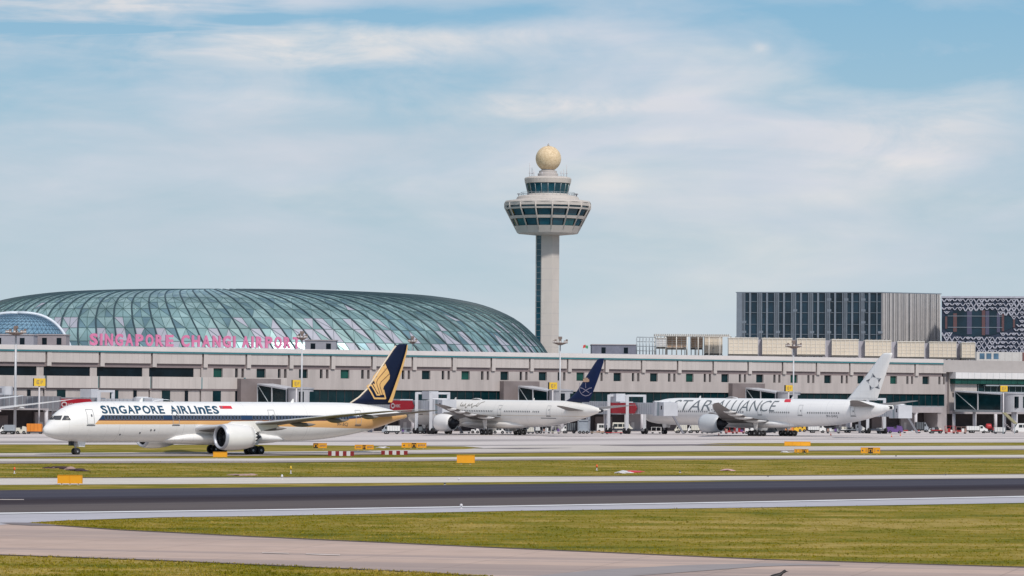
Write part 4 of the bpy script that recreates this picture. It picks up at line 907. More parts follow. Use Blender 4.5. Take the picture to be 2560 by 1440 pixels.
def airliner(kind, label, nose, rz, scale=1.0, livery='sia'):
    big = kind == '777'; ST = ST777 if big else ST_LONG if livery == 'sau' else ST787; L = ST[-1][0]
    fm = {'sia': m_sia, 'sau': m_sau, 'star': m_star}[livery]
    o = thing('airliner', label, 'airplane', nose, rz, scale=scale)
    def surf(x, z, off=.03):
        zt, zb, wd = ip(ST, x, 1), ip(ST, x, 2), ip(ST, x, 3); zc, a_ = (zt + zb) / 2, (zt - zb) / 2
        k = max(-1, min(1, (z - zc) / a_)); c_ = math.sqrt(max(0, 1 - k * k)); nz_ = Vector((0, -c_ / wd, k / a_)).normalized()
        return Vector((x, -wd * c_, z)) + nz_ * off
    rotm = Matrix.Rotation(-rz, 3, 'Z')
    def loc_(px, py, yl):     # picture point -> local x,z on the plane y = yl
        o0 = rotm @ (CP - Vector(nose)); d0 = rotm @ ray(px, py); k = (yl * scale - o0.y) / d0.y; p = (o0 + d0 * k) / scale; return p.x, p.z
    def sloc(px, py):
        x, z = loc_(px, py, -2.9)
        for _ in range(6):
            p = surf(min(max(x, .5), L - .5), z, 0); x, z = loc_(px, py, p.y)
        return x, z
    # fuselage
    xs = sorted(set([s_[0] for s_ in ST] + [i * 1.5 for i in range(int(L / 1.5)) if i * 1.5 > 5]))
    def sm(c, x):   # smoothed station value
        if x < .7: return ip(ST, x, c)
        e = min(.8, x * .25); return (ip(ST, x - e, c) + 2 * ip(ST, x, c) + ip(ST, min(L, x + e), c)) / 4 if x < L - 1 else ip(ST, x, c)
    mb = MB(); rs = []
    for x in xs:
        zt, zb, wd = sm(1, x), sm(2, x), sm(3, x); rs.append([(x, wd * math.sin(t), (zt + zb) / 2 + (zt - zb) / 2 * math.cos(t)) for t in [2 * math.pi * k / 56 for k in range(56)]])
    mb.rings(rs, fm); mb.build('fuselage', o)
    mb = MB(); zt, zb, wd = ST[-1][1:]; zc = (zt + zb) / 2
    if big: mb.box(L - 1.2, L - .05, -.30, -.12, 6.35, 7.0, m_exh)
    else: mb.rings([[(x, w2 * math.sin(t), zc + w3 * math.cos(t)) for t in [2 * math.pi * k / 20 for k in range(20)]] for x, w2, w3 in ((L - 1.3, .50, .56), (L - .2, .40, .43), (L + .35, .2, .22))], m_exh if livery != 'sia' else m_gold)
    mb.build('tail_cone', o)
    # belly fairing
    kx = L / 67.2; kz = 0.35 if big else 0.0
    mb = MB(); rs = []
    for x, wd, z0, z1 in ((20.5, 1.2, 2.0, 2.3), (22, 2.5, 1.65, 3.0), (24, 2.75, 1.5, 3.4), (28, 3.0, 1.42, 3.5), (34, 3.02, 1.42, 3.5), (38, 2.85, 1.5, 3.4), (41, 2.4, 1.68, 3.0), (43, 1.2, 2.0, 2.3)):
        rs.append([(x * kx, wd * math.copysign(abs(math.sin(t)) ** .75, math.sin(t)), (z0 + z1) / 2 + kz + (z1 - z0) / 2 * math.cos(t)) for t in [2 * math.pi * k / 32 for k in range(32)]])
    mb.rings(rs, fm); mb.build('belly_fairing', o)
    # wings
    if not big:
        secs = [(23.4, 1.5, 3.6, 13.2, .12), (25.0, 3.0, 3.95, 11.4, .11), (29.0, 9.2, 4.6, 7.7, .095), (32.4, 14, 5.15, 6.0, .085), (37.4, 20.5, 6.05, 4.4, .08), (42.2, 26, 6.7, 3.0, .075), (44.3, 28.2, 6.85, 2.0, .075), (46.0, 29.4, 6.95, 1.0, .075), (47.3, 30.0, 7.0, .25, .075)]
        ey, ex_, er = 10.5, 23.8, 1.0; gx, gy, nw, nose_x, fin, stab = 33.9, 4.9, 2, 5.6, [(54.9, 7.55, 8.1), (56.9, 8.6, 6.6), (58.5, 9.9, 5.5), (61.3, 13.4, 4.1), (63.6, 16.2, 2.7), (64.2, 16.8, 2.1), (64.8, 17.05, 1.6)], [(56.4, 1.2, 5.75, 6.2), (57.8, 2.5, 5.9, 5.3), (62.3, 8.6, 6.6, 2.6), (63.2, 9.5, 6.7, 1.9), (63.9, 9.9, 6.75, 1.0)]
    else:
        secs = [(24.8, 1.5, 3.35, 15, .13), (26.6, 3.1, 3.45, 13, .125), (32.0, 10.5, 4.2, 8.9, .11), (36, 16, 5.0, 6.6, .10), (41.5, 23.5, 6.1, 4.5, .10), (46.6, 29.5, 7.0, 2.7, .095), (48.8, 31.4, 7.35, 1.6, .09), (50.6, 32.2, 7.5, .4, .09)]
        ey, ex_, er = 9.75, 26.6, 1.08; gx, gy, nw, nose_x, fin, stab = 38.6, 5.35, 3, 6.0, [(59.8, 8.2, 8.6), (60.6, 8.9, 8.1), (64.0, 12.6, 5.9), (68.2, 17.6, 3.3), (68.8, 18.2, 2.9), (69.4, 18.55, 2.2)], [(61.6, 1.2, 7.0, 7.4), (63.4, 3, 7.15, 6.0), (68.9, 9.8, 8.05, 2.8), (69.7, 10.5, 8.15, 2.0), (70.3, 10.8, 8.2, .9)]
    for sgn in (-1, 1):
        mb = MB(); wing_loft(mb, secs, m_wing, sgn=sgn)
        # flap track fairings and bright leading edge stay in the wing
        wg = mb.build('wing', o)
        mb = MB(); wing_loft(mb, [(xl - c * .012, y, z + c * .004, c * .14, th * 5.6) for xl, y, z, c, th in secs], m_wingt, n=8, sgn=sgn); mb.build('leading_edge', wg)
        for fy in (6.5, 12.5, 17.5, 22.0):
            xl, z, c = [ip([(s_[1], s_[k_]) for s_ in secs], fy) for k_ in (0, 2, 3)]; mb = MB(); x0 = xl + c * .55; ln = c * .55 + 1.2
            mb.rings([[(x0 + ln * k / 8, sgn * fy + .28 * rr * math.sin(t), z - .25 - .12 * rr - (.12 * k / 8) + .34 * rr * math.cos(t)) for t in [2 * math.pi * q_ / 12 for q_ in range(12)]] for k, rr in enumerate((.05, .6, .9, 1, 1, .9, .75, .5, .08))], m_nac if livery != 'sia' else m_wing); mb.build('flap_fairing', wg)
        # engine
        ez_ = (2.72 if not big else 2.75); c0_ = (ex_, sgn * ey, ez_)
        mb = MB(); mb.lathe([(1.80 * er, .22), (1.90 * er, .5), (1.98 * er, 1.2), (2.0 * er, 2.2), (1.95 * er, 3.3), (1.78 * er, 4.5), (1.58 * er, 5.3), (1.50 * er, 5.32), (1.45 * er, 4.8)], m_nac if livery != 'star' else mat('nacelle_grey', (.50, .53, .56), .35, var=.04, coat=.2), n=44, axis='x', c=c0_, caps=False); en = mb.build('engine', o)
        mb = MB(); mb.lathe([(1.88 * er, .42), (1.80 * er, .18), (1.70 * er, .02), (1.60 * er, -.02), (1.50 * er, .10), (1.44 * er, .4)], m_lip, n=44, axis='x', c=c0_, caps=False); mb.build('intake_lip', en)
        mb = MB(); mb.lathe([(1.44 * er, .4), (1.42 * er, 1.1), (.55, 1.12), (.3, .75), (.02, .62)], m_fan, n=44, axis='x', c=c0_, caps=False)
        for k in range(20):
            t = 2 * math.pi * k / 20; mb.face([(ex_ + .95, sgn * ey + .5 * math.cos(t), ez_ + .5 * math.sin(t)), (ex_ + 1.1, sgn * ey + 1.4 * math.cos(t - .1), ez_ + 1.4 * math.sin(t - .1)), (ex_ + .85, sgn * ey + 1.4 * math.cos(t + .1), ez_ + 1.4 * math.sin(t + .1))], m_exh)
        mb.build('fan', en)
        mb = MB(); mb.lathe([(1.46 * er, 4.9), (1.44 * er, 5.0), (.95, 5.0), (.85, 5.9), (.70, 6.4), (.45, 6.4), (.35, 6.8), (.03, 7.5)], m_exh, n=32, axis='x', c=c0_, caps=False)
        if not big:
            for k in range(20):
                t = 2 * math.pi * k / 20; t2 = t + math.pi / 20; t3 = t + math.pi / 10; f_ = lambda a__, r__, x__: (ex_ + x__, sgn * ey + r__ * math.cos(a__), ez_ + r__ * math.sin(a__)); mb.face([f_(t, 1.6 * er, 5.28), f_(t2, 1.5 * er, 5.75), f_(t3, 1.6 * er, 5.28)], m_exh if livery != 'sia' else m_nac)
        mb.build('exhaust', en)
        xl, z, c = [ip([(s_[1], s_[k_]) for s_ in secs], ey) for k_ in (0, 2, 3)]
        mb = MB(); mb.prism([(ex_ + .9, ez_ + 1.7 * er), (ex_ + 2.2, ez_ + 2.3 * er), (xl + 1.2, z + .35), (xl + c * .5, z), (xl + c * .62, z - .55), (ex_ + 6.2, ez_ + .7), (ex_ + 4.6, ez_ + 1.3)], sgn * ey - .22, sgn * ey + .22, m_nac if livery == 'sia' else m_wing); mb.build('pylon', en)
        # main gear
        g_ = MB(); hub = .66; yy = sgn * gy
        g_.tube((gx - .3, yy, 3.2), (gx, yy, hub + .15), .21, m_strut, n=10); g_.tube((gx - 1.5, yy - sgn * .2, 2.8), (gx, yy, 1.3), .10, m_strut, n=8); g_.tube((gx - (nw - 1) * .74, yy, hub), (gx + (nw - 1) * .74, yy, hub), .15, m_strut, n=8)
        go_ = g_.build('main_gear', o)
        for k in range(nw):
            xw = gx + (k - (nw - 1) / 2) * 1.47
            for sy in (-.62, .62):
                inst('tyre', W_AC[0], go_, (xw, yy + sy, hub)); inst('rim', W_AC[1], go_, (xw, yy + sy, hub))
        mb = MB(); mb.prism([(gx - 1.6, 1.55 + kz), (gx + 1.2, 1.55 + kz), (gx + 1.0, .95 + kz), (gx - 1.2, .85 + kz)], sgn * 3.0, sgn * 3.08, fm); mb.build('gear_door', go_)
        if sgn: mb = MB(); mb.prism([(gx - .9, 3.3), (gx + .6, 3.3), (gx + .45, 1.5), (gx - .3, 1.45)], yy + sgn * .35, yy + sgn * .42, m_nac); mb.build('gear_door', go_)
        # tailplane
        mb = MB(); wing_loft(mb, [(a_, b_, c_, d_, .09) for a_, b_, c_, d_ in stab], m_wing if livery != 'star' else m_wing, sgn=sgn); mb.build('tailplane', o)
    # nose gear
    g_ = MB(); zf = ip(ST, nose_x, 2); g_.tube((nose_x - .15, 0, zf + .3), (nose_x, 0, .55), .13, m_strut, n=10); g_.tube((nose_x - 1.1, 0, zf + .1), (nose_x, 0, 1.1), .07, m_strut, n=6); g_.tube((nose_x, -.45, .52), (nose_x, .45, .52), .08, m_strut, n=6)
    ng = g_.build('nose_gear', o)
    for sy in (-.34, .34): inst('tyre', W_NOSE[0], ng, (nose_x, sy, .52)); inst('rim', W_NOSE[1], ng, (nose_x, sy, .52))
    mb = MB()
    for sy in (-.62, .62): mb.prism([(nose_x - .1, zf + .1), (nose_x + 1.25, zf + .1), (nose_x + 1.15, zf - .75), (nose_x + .1, zf - .7)], sy - .03, sy + .03, fm)
    mb.build('gear_door', ng); mb = MB(); mb.box(nose_x - 1.1, nose_x - .5, -.3, .3, zf - .55, zf + .1, m_exh); mb.build('gear_bay', ng)
    # fin
    def finrings(secs_, m_, name, dx=0, kc=1.0, xoff=0.0):
        mb = MB(); rs = []
        for xl, z, c in secs_:
            c2 = c * kc; x0 = xl + c * xoff + dx; th = .10 * c
            rs.append([(x0 + c2 * p_, s_ * th * .5 * q_, z) for p_, q_, s_ in ((0, 0, 1), (.06, .45, 1), (.2, .85, 1), (.4, 1, 1), (.7, .62, 1), (1, .06, 1), (1, .06, -1), (.7, .62, -1), (.4, 1, -1), (.2, .85, -1), (.06, .45, -1))])
        mb.rings(rs, m_); return mb.build(name, o)
    if livery == 'sau': fin = [(a_ + 1.5 * (z_ - 7.55) / 9.5, z_, c_) for a_, z_, c_ in fin]
    if livery == 'star': fin = [(a_ + 1.0 * (z_ - 8.2) / 10, z_, c_) for a_, z_, c_ in fin]
    fnm = {'sia': m_finb, 'sau': m_finb2, 'star': m_star}[livery]
    finrings(fin, fnm, 'fin')
    def fx(z, k): xl = ip([(s_[1], s_[0]) for s_ in fin], z); c = ip([(s_[1], s_[2]) for s_ in fin], z); return xl + c * k
    def finpt(x, z, off=.03):
        xl = ip([(s_[1], s_[0]) for s_ in fin], z); c = ip([(s_[1], s_[2]) for s_ in fin], z); k = min(1, max(0, (x - xl) / c)); th = .10 * c * .5
        q_ = ip([(0, 0), (.06, .45), (.2, .85), (.4, 1), (.7, .62), (1, .06)], k); return Vector((x, -(th * q_ + off), z))
    if livery == 'sia':
        mb = MB(); zs_ = [7.9 + k * .5 for k in range(18)] + [16.9]
        for za, zb_ in zip(zs_, zs_[1:]):
            for s_ in (-1, 1):
                mb.face([(fx(za, .92), s_ * .16, za), (fx(za, 1.03), s_ * .10, za), (fx(zb_, 1.03), s_ * .10, zb_), (fx(zb_, .92), s_ * .16, zb_)], m_gold)
            mb.face([(fx(za, 1.03), .10, za), (fx(za, 1.03), -.10, za), (fx(zb_, 1.03), -.10, zb_), (fx(zb_, 1.03), .10, zb_)], m_gold)
        mb.build('rudder_edge', o)
        mb = MB(); mb.path([(fx(z, .008), 0, z) for z in [7.75, 8.2, 8.7, 9.2, 9.9, 11, 12, 13, 14, 15, 16.2, 16.7]], .13, m_beige, n=8); mb.build('fin_leading_edge', o)
        # bird emblem on the fin
        def bz(p): return loc_(860 + p[0] / 7.2, 850 + p[1] / 7.2, -.25)
        em = MB()
        poly_decal(em, [bz(p) for p in [(745, 405), (775, 500), (808, 570), (828, 640), (822, 700), (720, 830), (705, 880), (735, 985), (640, 988), (590, 930), (530, 800), (520, 730), (545, 650)]], m_gold, lambda u, v: finpt(u, v, .03), .8)
        for ln_ in ([(772, 510), (610, 705), (588, 760), (596, 820), (650, 985)], [(815, 612), (670, 750), (642, 800), (648, 850), (695, 985)]):
            for s_ in stroke([bz(p) for p in ln_], .11): poly_decal(em, s_, m_emline, lambda u, v: finpt(u, v, .045), 1.5)
        for ln_ in ([(432, 830), (540, 1050), (748, 1052)], [(432, 835), (465, 812), (505, 815), (590, 985), (640, 985)], [(712, 905), (752, 1050)]):
            for s_ in stroke([bz(p) for p in ln_], .26): poly_decal(em, s_, m_gold, lambda u, v: finpt(u, v, .05), 1.5)
        em.build('tail_emblem', o)
        tx = MB(); zb_ = sloc(400, 1033.5)[1]; zt_l = sloc(400, 1014.5)[1]; hgt = zt_l - zb_
        for wd_, p0, p1 in (('SInGAPORE', 255, 412), ('AIRLInES', 427, 548)):
            x0, x1 = sloc(p0, 1030)[0], sloc(p1, 1030)[0]; wds = {'I': .28, 'n': .92, 'E': .8, 'L': .78, 'P': .9, 'R': .92, 'S': .85, 'O': 1.12, 'G': 1.05}
            tot = sum(wds.get(c_, 1.0) for c_ in wd_) + .16 * (len(wd_) - 1); kk = (x1 - x0) / tot; xx_ = x0
            for c_ in wd_:
                w_ = wds.get(c_, 1.0) * kk; v_k = 1.24 if c_ == 'n' else 1.0
                letters_mesh(tx, c_, m_stext, lambda u, v: surf(xx_ + u, zb_ + v * v_k, .035), width=w_, height=hgt, bold=.03, cuts=6); xx_ += w_ + .16 * kk
        tx.build('airline_lettering', o)
        fl_ = MB(); f0, f1 = sloc(551, 1022), sloc(577, 1015); poly_decal(fl_, [(f0[0], f0[1]), (f1[0], f0[1]), (f1[0], f1[1]), (f0[0], f1[1])], m_flagr, surf, .3); poly_decal(fl_, [(f0[0] + .15, f0[1] + .1), (f0[0] + .5, f0[1] + .1), (f0[0] + .5, f0[1] + .32), (f0[0] + .15, f0[1] + .32)], m_winf, lambda u, v: surf(u, v, .045), .3); fl_.build('flag_marking', o)
        r0 = sloc(842, 1064); r1 = sloc(870, 1056); rg_ = MB(); letters_mesh(rg_, '9V-SCJ', m_grey, lambda u, v: surf(r0[0] + u, r0[1] + v), width=r1[0] - r0[0], height=r1[1] - r0[1], cuts=3); rg_.build('registration', o)
        wins, wz, doors = [(8.9, 18.7), (21.0, 33.0), (35.2, 53.2)], 5.52, (sloc(227, 1046)[0], sloc(440, 1046)[0], sloc(680, 1040)[0], 55.2)
    elif livery == 'sau':
        def sz(p): return loc_(1400 + p[0] / 9.6, 880 + p[1] / 9.6, -.25)
        em = MB(); m_pale = mat('emblem_pale', (.30, .27, .36), .5); m_palm = mat('emblem_palm', (.62, .40, .26), .5)
        cx, cy = 618, 690
        for k in range(7):
            t = R(-10 + k * 33.3); p1 = (cx + 95 * math.cos(t), cy - 80 * math.sin(t) - 10); n_ = (-math.sin(t) * 22, -math.cos(t) * 22)
            poly_decal(em, [sz(p) for p in ((cx, cy + 30), (cx + 60 * math.cos(t) + n_[0], cy - 50 * math.sin(t) + n_[1]), p1, (cx + 60 * math.cos(t) - n_[0], cy - 50 * math.sin(t) - n_[1]))], m_palm, lambda u, v: finpt(u, v, .03 + .002 * k), 1)
        for ln_ in ([(615, 740), (620, 860)], [(485, 860), (540, 870), (620, 920), (690, 975)], [(750, 860), (700, 870), (620, 920), (550, 975)], [(455, 740), (450, 850), (480, 950), (540, 1025), (610, 1055), (680, 1040), (735, 985)]):
            for s_ in stroke([sz(p) for p in ln_], .17): poly_decal(em, s_, m_pale, lambda u, v: finpt(u, v, .05), 1)
        em.build('tail_emblem', o)
        # arabic lettering as pen strokes
        tx = MB(); m_ar = mat('script_gold_grey', (.27, .25, .22), .5)
        for ln_ in ([(0, .9), (.1, .3), (.6, .1), (.9, .5), (1.1, .15), (1.6, .2), (1.8, .7), (2.0, .2)], [(2.2, .0), (2.7, -.3), (3.0, .2), (3.3, .6), (3.5, .2), (3.9, .25)], [(3.9, .25), (4.3, .7), (4.6, .3), (4.9, -.25), (5.3, .1)], [(5.4, .2), (6.2, .3), (6.7, .9)], [(6.9, .15), (7.5, .9), (8.4, 1.15)], [(6.4, .2), (6.9, .15)]):
            for s_ in stroke([(21.6 + a_ * .9, 6.25 + b_) for a_, b_ in ln_], .2): poly_decal(tx, s_, m_ar, surf, .5)
        tx.build('airline_lettering', o)
        mk = MB()
        for s_ in stroke([(50.0, 3.95), (54.5, 3.95)], .14): poly_decal(mk, s_, m_grey, surf, .5)
        mk.build('small_marking', o)
        wins, wz, doors = [(10.0, 14), (21.2, 33.6), (37.8, 46.8), (47.6, 49.8)], 5.35, (8, 19.5, 35.9, 52.5)
    else:
        def tzf(p): return loc_(2100 + p[0] / 7.58, 870 + p[1] / 7.58, -.25)
        em = MB(); cxs, cys = 640, 650
        for k in range(5):
            t = R(90 + k * 72 + 8); ro_, ri = 175, 70
            tip = (cxs + ro_ * math.cos(t) * .85, cys - ro_ * math.sin(t)); l_ = (cxs + 88 * math.cos(t - .60), cys - 100 * math.sin(t - .60)); r_ = (cxs + 88 * math.cos(t + .60), cys - 100 * math.sin(t + .60)); mid = ((l_[0] + r_[0]) / 2 + (tip[0] - cxs) * .12, (l_[1] + r_[1]) / 2 + (tip[1] - cys) * .12)
            poly_decal(em, [tzf(p) for p in (tip, l_, mid)], m_grey, finpt, 1.5); poly_decal(em, [tzf(p) for p in (tip, mid, r_)], mat('emblem_light_grey', (.42, .44, .47), .5), finpt, 1.5)
        em.build('tail_emblem', o)
        tx = MB(); zst = sloc(1850, 1023)[1] - .42; letters_mesh(tx, 'STAR', m_gtext, lambda u, v: surf(sloc(1678, 1020)[0] + u + v * .25, zst + v), width=sloc(1776, 1020)[0] - sloc(1678, 1020)[0], height=2.5, bold=-.003, cuts=8); letters_mesh(tx, 'ALLIANCE', m_gtext, lambda u, v: surf(sloc(1786, 1020)[0] + u + v * .25, zst + v), width=sloc(1936, 1020)[0] - sloc(1786, 1020)[0], height=2.5, bold=-.003, cuts=8); tx.build('airline_lettering', o)
        fl_ = MB(); poly_decal(fl_, [sloc(1961, 1005.5), sloc(1977, 1005.5), sloc(1979, 998), sloc(1964, 998)], m_flagr, surf, .3); fl_.build('flag_marking', o)
        rg_ = MB(); letters_mesh(rg_, '9V-SWJ', m_grey, lambda u, v: surf(sloc(2065, 1032)[0] + u, 4.4 + v), width=2.9, height=.55, cuts=3); rg_.build('registration', o)
        wins, wz, doors = [(12, 22), (24, 33), (40.5, 46.5), (51.4, 60.5)], 5.35, (9, 23, 37.5, 49.2, 63.5)
    # cabin windows
    wm = MB(); wd, hh = (.17, .25) if livery == 'sia' else (.13, .18)
    if livery == 'sia': wm.face([(-wd - .06, .004, -hh - .07), (wd + .06, .004, -hh - .07), (wd + .06, .004, hh + .07), (-wd - .06, .004, hh + .07)], m_winf)
    wm.face([(-wd, -.004, -hh), (wd, -.004, -hh), (wd, -.004, hh), (-wd, -.004, hh)], m_winm if livery == 'sia' else m_grey)
    wo_ = wm.build('cabin_window'); wme = wo_.data; bpy.data.objects.remove(wo_)
    cnt = 0
    for a_, b_ in wins:
        k = 0
        while a_ + k * .61 < b_ and cnt < 98:
            x = a_ + k * .61; p = surf(x, wz, .035); p2 = surf(x, wz + .1, .035); ang = math.atan2(p2.y - p.y, p2.z - p.z); inst('cabin_window', wme, o, p, (-ang, 0, 0)); k += 1; cnt += 1
    for x in doors:
        dm = MB(); hw = .55; z0, z1 = 4.55 + kz, 6.65 + kz
        for s_ in stroke([(x - hw, z0), (x - hw, z1), (x + hw, z1), (x + hw, z0), (x - hw, z0)], .07): poly_decal(dm, s_, m_line, lambda u, v: surf(u, v, .045), .4)
        for s_ in stroke([(x - hw - .1, z0 - .18), (x + hw + .1, z0 - .18)], .12): poly_decal(dm, s_, m_grey, lambda u, v: surf(u, v, .045), .4)
        poly_decal(dm, [(x + .1, 5.6), (x + .3, 5.6), (x + .3, 5.95), (x + .1, 5.95)], m_grey, lambda u, v: surf(u, v, .045), .4); dm.build('door', o)
    if not (livery == 'star'):
        for pl in ([[sloc(*p) for p in ((133, 1050), (143, 1040.5), (157.5, 1039), (152, 1050))], [sloc(*p) for p in ((154.5, 1050.5), (161, 1039.5), (170, 1039.5), (175, 1043), (176.5, 1050))]] if livery == 'sia' else [[(1.2, 5.02), (1.6, 5.75), (2.3, 5.85), (2.2, 5.10)], [(2.3, 5.10), (2.5, 5.85), (3.1, 5.88), (3.6, 5.45), (3.5, 5.15)]]):
            cm = MB(); poly_decal(cm, pl, m_cock, lambda u, v: surf(u, v, .03), .15); cm.build('cockpit_window', o)
        cm = MB(); cm.face([surf(1.7, 5.0, .03), surf(1.95, 5.5, .03), (1.95, .0, ip(ST, 1.95, 1) + .0), (1.55, .0, 5.2)], m_cock) if False else None
    bl_ = MB(); pr_ = [(x__, z__) for x__, z__ in ((-1.9, .0), (-1.5, .25), (-.6, .42), (.6, .42), (1.5, .25), (1.9, .0))]
    xa = 20.8 if livery == 'sia' else 24.5 if livery == 'sau' else 26.5
    zt_a = ip(ST, xa, 1); bl_.rings([[(xa + x__, y__ * .55 * (z__ / .42), zt_a - .08 + z__ * (1 - .2 * y__ * y__)) for x__, z__ in pr_] for y__ in (-1, -.6, 0, .6, 1)], fm, closed=False, caps=False); bl_.build('antenna_dome', o)
    for xq in (16.5, 44): q2 = MB(); zq = ip(ST, xq, 1); q2.prism([(xq, zq - .05), (xq + .6, zq - .05), (xq + .65, zq + .5), (xq + .4, zq + .5)], -.04, .04, fm); q2.build('blade_antenna', o)
    if livery == 'sia':
        for xq, zq in (sloc(297, 1088), sloc(347, 1084), sloc(375, 1077), sloc(384, 1077)): q2 = MB(); poly_decal(q2, [(xq, zq), (xq + .25, zq), (xq + .25, zq + .22), (xq, zq + .22)], m_grey, lambda u, v: surf(u, v, .04), 1); q2.build('vent', o)
    return o
aS = R(39.0); npx = PX(108, 537, 3.55)
sia = airliner('787', 'nearest airliner, white with gold and blue stripes and a golden bird on its tail', (npx.x, 537, 0), aS, 1.0, 'sia')
bS = R(50); gpx = PX(1258, 828)
sau = airliner('787', 'cream white airliner with a navy tail showing a palm over crossed swords', (gpx.x - 33.9 * math.cos(bS), 828 + 33.9 * math.sin(bS), 0), -bS, 1.0, 'sau')
bT = R(44.5); gpt = PX(1931, 845)
star = airliner('777', 'white airliner with large grey slanted lettering and a five part star on its tail', (gpt.x - 38.6 * math.cos(bT) * 1.02, 845 + 38.6 * math.sin(bT) * 1.02, 0), -bT, 1.02, 'star')
bl4 = R(58); st = PX(55, 762, 8.2)   # tailplane tip of the airliner parked just outside the left edge
far = copy_tree(star, None, skip=('airline_lettering', 'tail_emblem', 'flag_marking', 'registration'))
ox = 70.3 * math.cos(bl4) + 10.8 * math.sin(bl4); oy = -70.3 * math.sin(bl4) + 10.8 * math.cos(bl4)
far.location = (st.x - ox, st.y - oy, 0); far.rotation_euler = (0, 0, -bl4); far.scale = (1, 1, 1)
for ch in kids(far):
    if ch.name.split('.')[0] in ('wing', 'tailplane'):
        ch.data = ch.data.copy(); ch.data.materials[0] = m_star
far['label'] = 'white airliner at the left edge of which only the wing tip and tailplane tip show'
# ------------------------------------------------------------------ passenger boarding bridges
m_hsbc = mat('sign_red', (.50, .012, .03), .5, var=.06); m_signw = mat('sign_white', (.75, .72, .72), .5)
m_bb = mat('bridge_blue_grey', (.30, .36, .39), .45, metal=.1, var=.08)
def obox(mb, A, B, z0a, z1a, z0b, z1b, w_, m):
    """long box from A to B (xy), with floor and roof heights at each end"""
    A = Vector(A[:2]); B = Vector(B[:2]); d = (B - A).normalized(); n_ = Vector((-d.y, d.x)) * w_ / 2
    mb.rings([[(A.x - n_.x, A.y - n_.y, z0a), (A.x + n_.x, A.y + n_.y, z0a), (A.x + n_.x, A.y + n_.y, z1a), (A.x - n_.x, A.y - n_.y, z1a)], [(B.x - n_.x, B.y - n_.y, z0b), (B.x + n_.x, B.y + n_.y, z0b), (B.x + n_.x, B.y + n_.y, z1b), (B.x - n_.x, B.y - n_.y, z1b)]], m, smooth=False)
